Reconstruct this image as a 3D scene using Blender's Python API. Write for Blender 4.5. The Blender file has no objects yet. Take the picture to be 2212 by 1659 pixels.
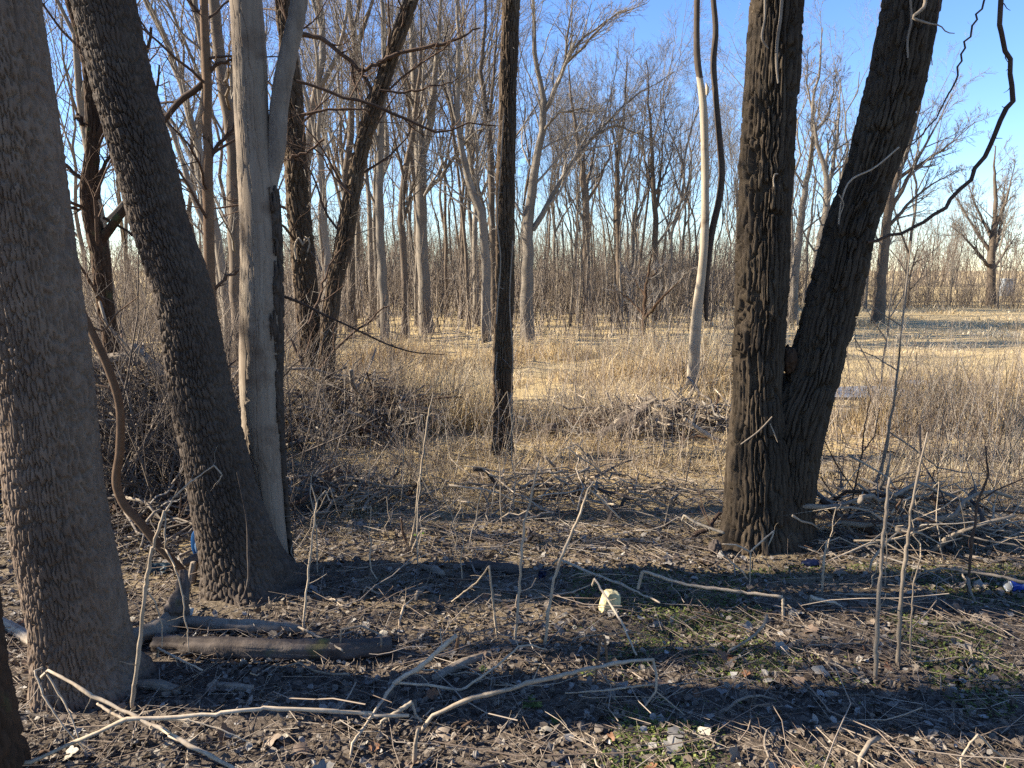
import bpy, math, random
import numpy as np
from mathutils import Vector

# ------------------------------------------------------------------ camera, sky, sun, exposure
sc = bpy.context.scene
CAM_H, PITCH, HFOV = 1.6, math.radians(8.6), math.radians(68.0)
cam = bpy.data.cameras.new('camera'); cam_o = bpy.data.objects.new('camera', cam); sc.collection.objects.link(cam_o)
cam.sensor_width = 36.0; cam.lens = 18.0 / math.tan(HFOV / 2); cam.clip_start = 0.05; cam.clip_end = 2000
cam_o.location = (0, 0, CAM_H); cam_o.rotation_euler = (math.radians(90) - PITCH, 0, 0)
sc.camera = cam_o

SUN_AZ, SUN_EL = math.radians(-86.0), math.radians(30.0)      # azimuth from +Y, negative = to the left
wd = bpy.data.worlds.new('World'); sc.world = wd; wd.use_nodes = True
wn, wl = wd.node_tree.nodes, wd.node_tree.links
sky = wn.new('ShaderNodeTexSky'); sky.sky_type = 'NISHITA'; sky.sun_disc = False
sky.sun_elevation = SUN_EL; sky.sun_rotation = SUN_AZ
sky.air_density = 1.0; sky.dust_density = 0.0; sky.ozone_density = 5.0
hs = wn.new('ShaderNodeHueSaturation'); hs.inputs['Saturation'].default_value = 1.1; hs.inputs['Hue'].default_value = 0.51
wl.new(sky.outputs[0], hs.inputs['Color']); wl.new(hs.outputs[0], wn['Background'].inputs[0])
wn['Background'].inputs[1].default_value = 0.083
sun_l = bpy.data.lights.new('sun', 'SUN'); sun_l.energy = 5.0; sun_l.angle = math.radians(0.55); sun_l.color = (1.0, 0.92, 0.78)
sun_o = bpy.data.objects.new('sun', sun_l); sc.collection.objects.link(sun_o)
SUN = Vector((math.sin(SUN_AZ) * math.cos(SUN_EL), math.cos(SUN_AZ) * math.cos(SUN_EL), math.sin(SUN_EL)))
sun_o.rotation_euler = SUN.to_track_quat('Z', 'Y').to_euler()
vs = sc.view_settings; vs.view_transform = 'Standard'; vs.look = 'None'; vs.gamma = 1.0; vs.use_curve_mapping = False
vs.exposure = 1.8
cy = sc.cycles
cy.max_bounces = 4; cy.diffuse_bounces = 2; cy.glossy_bounces = 2; cy.transmission_bounces = 3; cy.transparent_max_bounces = 4
cy.use_denoising = False; cy.caustics_reflective = False; cy.caustics_refractive = False

# ------------------------------------------------------------------ pixel <-> place (2212 x 1659 view of the photograph)
FPX = 1106.0 / math.tan(HFOV / 2); CX, CY = 1106.0, 829.5
cP, sP = math.cos(PITCH), math.sin(PITCH)
def ray(px, py):
    x = (px - CX) / FPX; y = -(py - CY) / FPX
    return np.array([x, cP + y * sP, -sP + y * cP])
def at(px, py, D):                                   # the point of that line of sight D metres ahead
    r = ray(px, py); return np.array([0, 0, CAM_H]) + r * (D / r[1])
def gnd(px, py, lift=0.0):                           # where that line of sight meets the ground
    r = ray(px, py); s = (lift - CAM_H) / r[2]; p = r * s; p[2] = lift; return p
def mpp(p):                                          # metres per pixel at a point
    return (p[1] * cP - (p[2] - CAM_H) * sP) / FPX
def gdist(py): return gnd(CX, py)[1]

# ------------------------------------------------------------------ noise
def _h(i, j, k, s):
    i = i.astype(np.int64); j = j.astype(np.int64); k = k.astype(np.int64)
    n = (i * 374761393 + j * 668265263 + k * 2147483647 + s * 1274126177) & 0x7fffffff
    n = ((n ^ (n >> 13)) * 1274126177) & 0x7fffffff
    n = ((n ^ (n >> 16)) * 668265263) & 0x7fffffff
    return (n & 0xffff) / 65535.0
def vn(x, y, z=None, s=0):
    x = np.asarray(x, float); y = np.asarray(y, float); z = np.zeros_like(x) if z is None else np.asarray(z, float)
    x, y, z = np.broadcast_arrays(x, y, z)
    i, j, k = np.floor(x), np.floor(y), np.floor(z); fx, fy, fz = x - i, y - j, z - k
    fx = fx * fx * (3 - 2 * fx); fy = fy * fy * (3 - 2 * fy); fz = fz * fz * (3 - 2 * fz)
    r = 0
    for a in (0, 1):
        for b in (0, 1):
            for c in (0, 1):
                r = r + _h(i + a, j + b, k + c, s) * (fx if a else 1 - fx) * (fy if b else 1 - fy) * (fz if c else 1 - fz)
    return r
def fbm(x, y, z=None, s=0, o=3):
    r, a, f, t = 0, 1.0, 1.0, 0
    for q in range(o):
        r = r + a * vn(np.asarray(x) * f, np.asarray(y) * f, None if z is None else np.asarray(z) * f, s + q * 7); t += a; a *= 0.5; f *= 2.03
    return r / t
def worley(a, b, nu, s):                             # F1, F2 on a strip that wraps around after nu cells
    ia, ib = np.floor(a), np.floor(b); d1 = np.full(a.shape, 9.0); d2 = np.full(a.shape, 9.0)
    for da in (-1, 0, 1):
        for db in (-1, 0, 1):
            ca, cb = ia + da, ib + db; w = np.mod(ca, nu)
            d = np.hypot(ca + 0.15 + 0.7 * _h(w, cb, w * 0, s) - a, cb + 0.15 + 0.7 * _h(w, cb, w * 0 + 3, s) - b)
            d2 = np.where(d < d1, d1, np.minimum(d2, d)); d1 = np.minimum(d1, d)
    return d1, d2
def sst(e0, e1, x):
    t = np.clip((x - e0) / (e1 - e0), 0, 1); return t * t * (3 - 2 * t)

def gh(x, y):                                        # height of the ground
    x = np.asarray(x, float); y = np.asarray(y, float)
    far = sst(6, 14, y)
    h = (fbm(x * 0.35, y * 0.35, s=5) - 0.5) * 0.10 + (fbm(x * 1.7, y * 1.7, s=9) - 0.5) * (0.05 + 0.05 * far)
    h = h + (fbm(x * 7, y * 7, s=11) - 0.5) * 0.03 * (1 - far) + (vn(x * 2.6, y * 2.6, s=21) - 0.4) * 0.10 * far * (1 - sst(30, 45, y))
    return h - 0.22 * sst(8.5, 10, y) * (1 - sst(12, 13.5, y)) * sst(2.5, 5, x) * (1 - sst(11, 13, x))
def gz(x, y): return float(gh(np.array([x]), np.array([y]))[0])

# ------------------------------------------------------------------ mesh helpers
COL = sc.collection
def mk_mesh(name, V, F, mat, smooth=True, rnd=None):
    V = np.ascontiguousarray(V, dtype=np.float32).reshape(-1, 3); F = np.ascontiguousarray(F, dtype=np.int32); n, k = F.shape
    me = bpy.data.meshes.new(name)
    me.vertices.add(len(V)); me.vertices.foreach_set('co', V.ravel())
    me.loops.add(n * k); me.loops.foreach_set('vertex_index', F.ravel())
    me.polygons.add(n); me.polygons.foreach_set('loop_start', np.arange(n, dtype=np.int32) * k)
    me.polygons.foreach_set('use_smooth', np.full(n, smooth, dtype=bool))
    me.update(calc_edges=True)
    if rnd is not None:
        at_ = me.attributes.new('rnd', 'FLOAT', 'POINT'); at_.data.foreach_set('value', np.ascontiguousarray(rnd, dtype=np.float32).ravel())
    if mat: me.materials.append(mat)
    return me
def link(name, me, parent=None, loc=None):
    o = bpy.data.objects.new(name, me); COL.objects.link(o)
    if parent: o.parent = parent
    if loc is not None: o.location = loc
    return o
def tag(o, label, cat, group=None):
    o['label'] = label; o['category'] = cat
    if group: o['group'] = group
    return o
def thing(name, label, cat, loc=(0, 0, 0), group=None):
    o = bpy.data.objects.new(name, None); COL.objects.link(o); o.location = loc; o.empty_display_size = 0.2
    return tag(o, label, cat, group)
def nrm(v): return v / np.maximum(np.linalg.norm(v, axis=-1, keepdims=True), 1e-9)
def tubes(P, R, k=3):
    P = np.asarray(P, float); R = np.asarray(R, float)
    if P.ndim == 2: P = P[None]; R = R[None]
    M, N, _ = P.shape
    T = nrm(np.gradient(P, axis=1)); mean = nrm(P[:, -1] - P[:, 0])
    ref = np.where(np.abs(mean[:, 2:3]) > 0.75, np.array([[0.0, 1.0, 0.13]]), np.array([[0.05, 0.1, 1.0]]))[:, None, :]
    U = nrm(np.cross(T, ref)); W = np.cross(T, U)
    an = np.arange(k) * 2 * math.pi / k
    V = P[:, :, None] + R[:, :, None, None] * (np.cos(an)[None, None, :, None] * U[:, :, None] + np.sin(an)[None, None, :, None] * W[:, :, None])
    m = np.arange(M)[:, None, None] * N * k; i = np.arange(N - 1)[None, :, None] * k; j = np.arange(k)[None, None, :]; j2 = (j + 1) % k
    F = np.stack([m + i + j, m + i + j2, m + i + k + j2, m + i + k + j], -1).reshape(-1, 4)
    return V.reshape(-1, 3), F
class Bag:                                            # collects pieces of ONE mesh
    def __init__(s): s.V = []; s.F = []; s.R = []; s.n = 0
    def add(s, V, F, r=None):
        s.V.append(V); s.F.append(F + s.n); s.R.append(np.zeros(len(V)) if r is None else r); s.n += len(V); return s
    def tube(s, P, R, k=3, r=None):
        V, F = tubes(P, R, k)
        if r is not None and np.ndim(r) == 1: r = np.repeat(r, len(V) // len(r))
        return s.add(V, F, r)
    def mesh(s, name, mat, smooth=True):
        return mk_mesh(name, np.concatenate(s.V), np.concatenate(s.F), mat, smooth, np.concatenate(s.R))
def spline(pts, n):                                   # smooth resampling of a polyline (any number of columns)
    pts = np.asarray(pts, float); L = np.r_[0, np.cumsum(np.linalg.norm(np.diff(pts[:, :3], axis=0), axis=1))]
    L = np.maximum.accumulate(L + np.arange(len(L)) * 1e-6); m = np.gradient(pts, L, axis=0) if len(pts) > 2 else np.repeat((pts[1:] - pts[:1]) / L[1], 2, 0)
    s = np.linspace(0, L[-1], n); i = np.clip(np.searchsorted(L, s, side='right') - 1, 0, len(L) - 2)
    h = (L[i + 1] - L[i])[:, None]; t = ((s - L[i])[:, None]) / h
    return ((2*t**3 - 3*t*t + 1) * pts[i] + (t**3 - 2*t*t + t) * h * m[i] + (-2*t**3 + 3*t*t) * pts[i+1] + (t**3 - t*t) * h * m[i+1])
def px_path(rows, D, n):                              # rows of (px, py, width px[, D]) -> n points + radius
    q = []
    for r in rows:
        p = at(r[0], r[1], r[3] if len(r) > 3 else D); q.append([*p, 0.5 * r[2] * mpp(p)])
    return spline(q, n)

# ------------------------------------------------------------------ materials
def new_mat(name):
    m = bpy.data.materials.new(name); m.use_nodes = True; nt = m.node_tree; b = nt.nodes['Principled BSDF']
    b.inputs['Roughness'].default_value = 0.9; b.inputs['Specular IOR Level'].default_value = 0.25
    return m, nt.nodes, nt.links, b
def ramp(nodes, stops):
    r = nodes.new('ShaderNodeValToRGB'); e = r.color_ramp.elements
    while len(e) < len(stops): e.new(0.5)
    for x, (p, c) in zip(e, stops): x.position = p; x.color = (*c, 1)
    return r
def bark_mat(name, stops, sc_xy=30, sc_z=8, bump=0.4, dist=0.004, tint=None, rough=0.92):
    m, n, l, b = new_mat(name); b.inputs['Roughness'].default_value = rough
    tc = n.new('ShaderNodeTexCoord'); mp = n.new('ShaderNodeMapping'); mp.inputs['Scale'].default_value = (sc_xy, sc_xy, sc_z)
    nz = n.new('ShaderNodeTexNoise'); nz.inputs['Scale'].default_value = 1.0; nz.inputs['Detail'].default_value = 6; nz.inputs['Roughness'].default_value = 0.65
    big = n.new('ShaderNodeTexNoise'); big.inputs['Scale'].default_value = 2.3; big.inputs['Detail'].default_value = 3
    mx = n.new('ShaderNodeMath'); mx.operation = 'MULTIPLY_ADD'; mx.inputs[1].default_value = 0.6
    ml = n.new('ShaderNodeMath'); ml.operation = 'MULTIPLY'; ml.inputs[1].default_value = 0.45
    rp = ramp(n, stops)
    l.new(tc.outputs['Object'], mp.inputs[0]); l.new(mp.outputs[0], nz.inputs['Vector']); l.new(tc.outputs['Object'], big.inputs['Vector'])
    l.new(big.outputs[0], ml.inputs[0]); l.new(nz.outputs[0], mx.inputs[0]); l.new(ml.outputs[0], mx.inputs[2]); l.new(mx.outputs[0], rp.inputs[0])
    out = rp.outputs[0]
    if tint:                                          # algae or lichen stain: (colour, noise scale, threshold)
        t = n.new('ShaderNodeTexNoise'); t.inputs['Scale'].default_value = tint[1]; t.inputs['Detail'].default_value = 5
        tr = ramp(n, [(tint[2], (0, 0, 0)), (tint[2] + 0.15, (1, 1, 1))]); mix = n.new('ShaderNodeMixRGB'); mix.inputs[2].default_value = (*tint[0], 1)
        l.new(tc.outputs['Object'], t.inputs['Vector']); l.new(t.outputs[0], tr.inputs[0]); l.new(tr.outputs[0], mix.inputs[0]); l.new(out, mix.inputs[1]); out = mix.outputs[0]
    oi = n.new('ShaderNodeObjectInfo'); hv = n.new('ShaderNodeHueSaturation'); mr = n.new('ShaderNodeMapRange')
    mr.inputs['To Min'].default_value = 0.8; mr.inputs['To Max'].default_value = 1.2
    l.new(oi.outputs['Random'], mr.inputs[0]); l.new(mr.outputs[0], hv.inputs['Value']); l.new(out, hv.inputs['Color']); l.new(hv.outputs[0], b.inputs['Base Color'])
    bp = n.new('ShaderNodeBump'); bp.inputs['Strength'].default_value = bump; bp.inputs['Distance'].default_value = dist
    l.new(nz.outputs[0], bp.inputs['Height']); l.new(bp.outputs[0], b.inputs['Normal'])
    return m
def rnd_mat(name, stops, rough=0.85, trans=0.0, spec=0.2):   # colour of each piece from its own 'rnd' value
    m, n, l, b = new_mat(name); b.inputs['Roughness'].default_value = rough; b.inputs['Specular IOR Level'].default_value = spec
    a = n.new('ShaderNodeAttribute'); a.attribute_name = 'rnd'; rp = ramp(n, stops); l.new(a.outputs['Fac'], rp.inputs[0]); l.new(rp.outputs[0], b.inputs['Base Color'])
    if trans:
        tl = n.new('ShaderNodeBsdfTranslucent'); mx = n.new('ShaderNodeMixShader'); mx.inputs[0].default_value = trans
        l.new(rp.outputs[0], tl.inputs[0]); l.new(b.outputs[0], mx.inputs[1]); l.new(tl.outputs[0], mx.inputs[2]); l.new(mx.outputs[0], n['Material Output'].inputs[0])
    return m
def flat_mat(name, c, rough=0.7, var=0.12, scale=25):
    m, n, l, b = new_mat(name); b.inputs['Roughness'].default_value = rough
    tc = n.new('ShaderNodeTexCoord'); nz = n.new('ShaderNodeTexNoise'); nz.inputs['Scale'].default_value = scale; nz.inputs['Detail'].default_value = 5
    rp = ramp(n, [(0.3, tuple(max(0, x * (1 - 3 * var)) for x in c)), (0.7, tuple(min(1, x * (1 + var)) for x in c))])
    l.new(tc.outputs['Object'], nz.inputs['Vector']); l.new(nz.outputs[0], rp.inputs[0]); l.new(rp.outputs[0], b.inputs['Base Color'])
    bp = n.new('ShaderNodeBump'); bp.inputs['Strength'].default_value = 0.3; bp.inputs['Distance'].default_value = 0.003
    l.new(nz.outputs[0], bp.inputs['Height']); l.new(bp.outputs[0], b.inputs['Normal'])
    return m

M_ash = bark_mat('bark_grey_brown', [(0.3, (0.0727, 0.0493, 0.0344)), (0.55, (0.1599, 0.1122, 0.0777)), (0.8, (0.2422, 0.1796, 0.1268))], 45, 12)
M_lean = bark_mat('bark_dark_brown', [(0.3, (0.0288, 0.0202, 0.0148)), (0.55, (0.0662, 0.0481, 0.0345)), (0.8, (0.1095, 0.0848, 0.0608))], 45, 14)
M_cotton = bark_mat('bark_furrowed', [(0.3, (0.0210, 0.0147, 0.0089)), (0.55, (0.0537, 0.0380, 0.0237)), (0.8, (0.0981, 0.0737, 0.0448))], 40, 9)
M_shag = bark_mat('bark_shaggy', [(0.3, (0.0322, 0.0199, 0.0124)), (0.55, (0.0804, 0.0530, 0.0309)), (0.8, (0.1350, 0.0999, 0.0619))], 60, 6)
M_dark = bark_mat('bark_rusty_dark', [(0.3, (0.0228, 0.0136, 0.0080)), (0.6, (0.0622, 0.0339, 0.0176)), (0.85, (0.1141, 0.0727, 0.0400))], 35, 12, tint=((0.06, 0.065, 0.025), 9, 0.6))
M_smooth = bark_mat('bark_smooth_tan', [(0.3, (0.0834, 0.0484, 0.0260)), (0.6, (0.1585, 0.0942, 0.0521)), (0.85, (0.2253, 0.1481, 0.0885))], 22, 30, 0.2, 0.002)
M_grey = bark_mat('bark_grey', [(0.25, (0.0930, 0.0749, 0.0568)), (0.55, (0.1775, 0.1458, 0.1101)), (0.8, (0.2621, 0.2207, 0.1705))], 14, 3, 0.3, 0.01)
M_grey2 = bark_mat('bark_brown_grey', [(0.25, (0.0665, 0.0491, 0.0331)), (0.55, (0.1329, 0.0982, 0.0684)), (0.8, (0.2037, 0.1596, 0.1116))], 14, 3, 0.3, 0.01)
def plain_mat(name, c):
    m, n, l, b = new_mat(name); oi = n.new('ShaderNodeObjectInfo'); rp = ramp(n, [(0, tuple(0.75 * x for x in c)), (1, tuple(1.2 * x for x in c))])
    l.new(oi.outputs['Random'], rp.inputs[0]); l.new(rp.outputs[0], b.inputs['Base Color']); return m
M_twig = plain_mat('twig_bark', (0.205, 0.175, 0.142))
M_twigd = bark_mat('twig_bark_dark', [(0.3, (0.0366, 0.0204, 0.0128)), (0.6, (0.0854, 0.0510, 0.0320)), (0.85, (0.1586, 0.1020, 0.0640))], 20, 8, 0.1, 0.002)
M_wood = bark_mat('bare_wood', [(0.25, (0.1066, 0.0752, 0.0504)), (0.5, (0.1998, 0.1539, 0.1116)), (0.8, (0.2797, 0.2360, 0.1800))], 34, 2.2, 0.35, 0.003, tint=((0.11, 0.075, 0.05), 4.5, 0.55))
M_woodp = bark_mat('bare_wood_pale', [(0.25, (0.2318, 0.1773, 0.1178)), (0.55, (0.3400, 0.2754, 0.1950)), (0.85, (0.4173, 0.3546, 0.2650))], 40, 2.5, 0.3, 0.003, tint=((0.17, 0.12, 0.08), 4.0, 0.58))
M_stalk = bark_mat('dry_stalk', [(0.25, (0.1720, 0.1161, 0.0704)), (0.5, (0.3182, 0.2451, 0.1672)), (0.8, (0.4472, 0.3741, 0.2816))], 60, 12, 0.2, 0.001)
M_stick = bark_mat('dead_stick', [(0.25, (0.0900, 0.0663, 0.0456)), (0.5, (0.1900, 0.1479, 0.1060)), (0.85, (0.3400, 0.2856, 0.2173))], 40, 12, 0.3, 0.002)
M_log = bark_mat('rotten_log', [(0.25, (0.0310, 0.0223, 0.0173)), (0.55, (0.0806, 0.0620, 0.0499)), (0.85, (0.1674, 0.1395, 0.1120))], 18, 18, 0.8, 0.01, tint=((0.10, 0.09, 0.03), 7, 0.62))
M_leaf = rnd_mat('leaf_litter', [(0.0, (0.0372, 0.0258, 0.0167)), (0.35, (0.1054, 0.0762, 0.0517)), (0.6, (0.1798, 0.1428, 0.1049)), (0.85, (0.2604, 0.2278, 0.1862)), (1.0, (0.3410, 0.3230, 0.2926))], 0.7, 0.12, 0.35)
M_straw = rnd_mat('dry_grass', [(0.0, (0.26, 0.165, 0.075)), (0.35, (0.46, 0.335, 0.17)), (0.7, (0.62, 0.49, 0.29)), (1.0, (0.72, 0.61, 0.42))], 0.7, 0.4)
M_weed = rnd_mat('dry_weed', [(0.0, (0.1207, 0.0828, 0.0562)), (0.4, (0.2322, 0.1740, 0.1258)), (0.8, (0.3715, 0.3011, 0.2274)), (1.0, (0.4830, 0.4140, 0.3241))], 0.8, 0.1)
M_green = rnd_mat('green_ground_cover', [(0.0, (0.055, 0.075, 0.02)), (0.6, (0.12, 0.15, 0.035)), (1.0, (0.21, 0.23, 0.06))], 0.6, 0.3)

M_brush = rnd_mat('grey_brush', [(0.0, (0.075, 0.055, 0.04)), (0.5, (0.155, 0.12, 0.09)), (1.0, (0.27, 0.22, 0.17))], 0.85, 0.0)
def ground_mat():
    m, n, l, b = new_mat('ground'); b.inputs['Roughness'].default_value = 0.95
    tc = n.new('ShaderNodeTexCoord'); sep = n.new('ShaderNodeSeparateXYZ'); l.new(tc.outputs['Object'], sep.inputs[0])
    def noise(s, d=6): q = n.new('ShaderNodeTexNoise'); q.inputs['Scale'].default_value = s; q.inputs['Detail'].default_value = d; q.inputs['Roughness'].default_value = 0.7; l.new(tc.outputs['Object'], q.inputs['Vector']); return q
    fine, mid, big = noise(38), noise(6), noise(0.55, 4)
    soil = ramp(n, [(0.32, (0.036, 0.026, 0.018)), (0.5, (0.09, 0.067, 0.048)), (0.62, (0.165, 0.13, 0.097)), (0.75, (0.27, 0.22, 0.17))]); l.new(fine.outputs[0], soil.inputs[0])
    ad = n.new('ShaderNodeMath'); ad.operation = 'MULTIPLY_ADD'; ad.inputs[1].default_value = 0.5; l.new(mid.outputs[0], ad.inputs[0])
    hf = n.new('ShaderNodeMath'); hf.operation = 'MULTIPLY'; hf.inputs[1].default_value = 0.5; l.new(fine.outputs[0], hf.inputs[0]); l.new(hf.outputs[0], ad.inputs[2])
    straw = ramp(n, [(0.30, (0.25, 0.17, 0.08)), (0.5, (0.44, 0.32, 0.15)), (0.7, (0.60, 0.46, 0.24))]); l.new(ad.outputs[0], straw.inputs[0])
    # litter under the near trees, dry grass in the clearing beyond
    wob = n.new('ShaderNodeMath'); wob.operation = 'MULTIPLY_ADD'; wob.inputs[1].default_value = 5.0; l.new(big.outputs[0], wob.inputs[0]); l.new(sep.outputs['Y'], wob.inputs[2])
    mr = n.new('ShaderNodeMapRange'); mr.inputs['From Min'].default_value = 5.6; mr.inputs['From Max'].default_value = 9.0; l.new(wob.outputs[0], mr.inputs[0])
    mix = n.new('ShaderNodeMixRGB'); l.new(mr.outputs[0], mix.inputs[0]); l.new(soil.outputs[0], mix.inputs[1]); l.new(straw.outputs[0], mix.inputs[2])
    l.new(mix.outputs[0], b.inputs['Base Color'])
    bp = n.new('ShaderNodeBump'); bp.inputs['Strength'].default_value = 0.9; bp.inputs['Distance'].default_value = 0.02; l.new(fine.outputs[0], bp.inputs['Height']); l.new(bp.outputs[0], b.inputs['Normal'])
    return m
M_ground = ground_mat()

# ------------------------------------------------------------------ the ground
def axis(core0, core1, step, lo, hi, grow=1.09):
    c = list(np.arange(core0, core1, step)); s = step; x = core0; a = []
    while x > lo: s *= grow; x -= s; a.append(x)
    s = step; y = core1; b_ = []
    while y < hi: b_.append(y); s *= grow; y += s
    return np.array(a[::-1] + c + b_ + [hi])
gx = axis(-3.4, 4.2, 0.05, -500, 500); gy = axis(1.7, 6.4, 0.05, -60, 900)
GX, GY = np.meshgrid(gx, gy); GZ = gh(GX, GY)
nx, ny = len(gx), len(gy); ii = (np.arange(ny - 1)[:, None] * nx + np.arange(nx - 1)[None]).ravel()
g = link('ground', mk_mesh('ground', np.stack([GX, GY, GZ], -1), np.stack([ii, ii + 1, ii + nx + 1, ii + nx], -1), M_ground)); g['kind'] = 'structure'
mw, n_, l_, b_ = new_mat('standing_water'); b_.inputs['Base Color'].default_value = (0.20, 0.19, 0.175, 1); b_.inputs['Roughness'].default_value = 0.32; b_.inputs['Specular IOR Level'].default_value = 0.6
nzw = n_.new('ShaderNodeTexNoise'); nzw.inputs['Scale'].default_value = 9; bpw = n_.new('ShaderNodeBump'); bpw.inputs['Strength'].default_value = 0.08; l_.new(nzw.outputs[0], bpw.inputs['Height']); l_.new(bpw.outputs[0], b_.inputs['Normal'])
def pool(px, py, wx, wy, s):
    c = gnd(px, py); a = np.linspace(0, 2 * math.pi, 28, endpoint=False); r = 0.75 + 0.5 * vn(np.cos(a) * 1.5 + 5, np.sin(a) * 1.5 + 5, s=s)
    V = np.stack([c[0] + np.cos(a) * wx * r, c[1] + np.sin(a) * wy * r, a * 0 - 0.13], -1); V = np.vstack([V, [[c[0], c[1], -0.13]]])
    F = np.array([[i, (i + 1) % 28, 28] for i in range(28)]); o = link('water', mk_mesh('water', V, F, mw)); o['kind'] = 'structure'
pool(1850, 826, 0.75, 0.55, 3); pool(2062, 812, 0.62, 0.5, 4); pool(1588, 826, 0.4, 0.35, 6)

# ------------------------------------------------------------------ trunks with real bark relief
def trunk_geo(path, sides, bark, seed=1, flare=0.0, fl_h=0.35, lobes=5, theta=(0, 2 * math.pi), offset=0.0, knots=0.0):
    """path: n x (x, y, z, r). theta 0 = to the right, pi/2 = towards the camera."""
    P, R = path[:, :3], path[:, 3]; n = len(P); T = nrm(np.gradient(P, axis=0))
    W = np.array([[0, -1.0, 0]]) - T * (T @ np.array([0, -1.0, 0]))[:, None]; W = nrm(W); U = nrm(np.cross(T, W))
    full = theta[1] - theta[0] > 6.2; th = np.linspace(theta[0], theta[1], sides, endpoint=not full)
    if full: th = th + 0.5 * np.cos(th)                # more vertices on the side that is seen
    S = np.r_[0, np.cumsum(np.linalg.norm(np.diff(P, axis=0), axis=1))]; TH, SS = np.meshgrid(th, S); RR = np.repeat(R[:, None], sides, 1)
    rm = float(np.mean(R)); X, Y = np.cos(TH) * rm, np.sin(TH) * rm
    kind, cell, asp, depth = bark
    nu = max(6, int(round(2 * math.pi * rm / cell))); a = (TH / (2 * math.pi) * nu) % nu
    wv = (fbm(X * 9, Y * 9, SS * 4, seed + 3, 2) - 0.5); wv2 = (fbm(X * 30, Y * 30, SS * 14, seed + 4, 2) - 0.5)
    wa = 2.0 if bark[0] == 'plate' else 1.3
    a2 = a + wv * wa + wv2 * 0.7; b2 = SS / (cell * asp) + wv * 1.2 + (fbm(X * 14, Y * 14, SS * 8, seed + 5, 2) - 0.5) * 1.6
    if kind == 'check':                                 # bare wood: long drying cracks, small cross checks
        f1, f2 = worley(a + wv * 0.8, SS / (cell * asp) + wv * 1.5, nu, seed); e = f2 - f1; g1, g2 = worley((a * 2) % (2 * nu), SS / (cell * 0.45) + wv2, 2 * nu, seed + 5); msk = sst(0.45, 0.6, fbm(X * 7, Y * 7, SS * 2.2, seed + 7, 2))
        d = (fbm(X * 20, Y * 20, SS * 2, seed, 3) - 0.5) * depth * 1.4 - depth * (1 - sst(0.0, 0.06, e)) - depth * 0.8 * msk * (1 - sst(0.0, 0.10, g2 - g1)) + depth * 0.5 * msk * vn(a * 2, SS / (cell * 0.45), s=seed)
    elif kind == 'smooth':
        d = (fbm(X * 20, Y * 20, SS * 3, seed, 3) - 0.5) * depth
    else:
        pl_ = kind == 'plate'; jag = (fbm(X * 90, Y * 90, SS * (45 if pl_ else 14), seed + 9, 2) - 0.5)
        f1, f2 = worley(a2 + jag * 0.55, b2 + jag * 0.5, nu, seed); e = f2 - f1
        plate = sst(0.02, 0.16 if pl_ else 0.22, e - 0.10 * (1 - vn(X * 12, Y * 12, SS * 5, seed + 2)))
        f1b, f2b = worley((a2 * 2 + jag * 0.4) % (2 * nu), b2 * (1.7 if pl_ else 1.1) + jag, 2 * nu, seed + 50); plate2 = sst(0, 0.22, f2b - f1b)
        ridg = fbm(X * 85, Y * 85, SS * (26 if pl_ else 6), seed + 8, 2)
        depth = depth * (0.55 + 0.9 * fbm(X * 6, Y * 6, SS * 2.5, seed + 15, 2))
        d = depth * (plate * (0.75 + 0.45 * vn(X * 20, Y * 20, SS * (10 if pl_ else 2.5), seed + 12)) - 0.75 + 0.3 * plate2 * plate + 0.9 * (ridg - 0.5) * plate) + depth * 0.5 * (fbm(X * 16, Y * 16, SS * 3, seed + 6, 2) - 0.5)
    big = 1 + 0.07 * (fbm(X * 5, Y * 5, SS * 1.4, seed + 20, 2) - 0.5) * 2
    if flare:
        hgt = P[:, 2:3] - P[:, 2].min() - 0.12; fl = flare * np.exp(-np.maximum(hgt, 0) / fl_h)
        big = big + fl * (1 + 0.55 * np.cos(lobes * TH + seed) + 0.35 * np.cos((lobes - 2) * TH + 2.1 * seed))
    rad = RR * big + d + offset
    V = P[:, None] + rad[..., None] * (np.cos(TH)[..., None] * U[:, None] + np.sin(TH)[..., None] * W[:, None])
    i = np.arange(n - 1)[:, None] * sides; m = sides if full else sides - 1; j = np.arange(m)[None]; j2 = (j + 1) % sides
    F = np.stack([i + j, i + j2, i + sides + j2, i + sides + j], -1)
    return V.reshape(-1, 3), F.reshape(-1, 4), (TH, SS)

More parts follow.
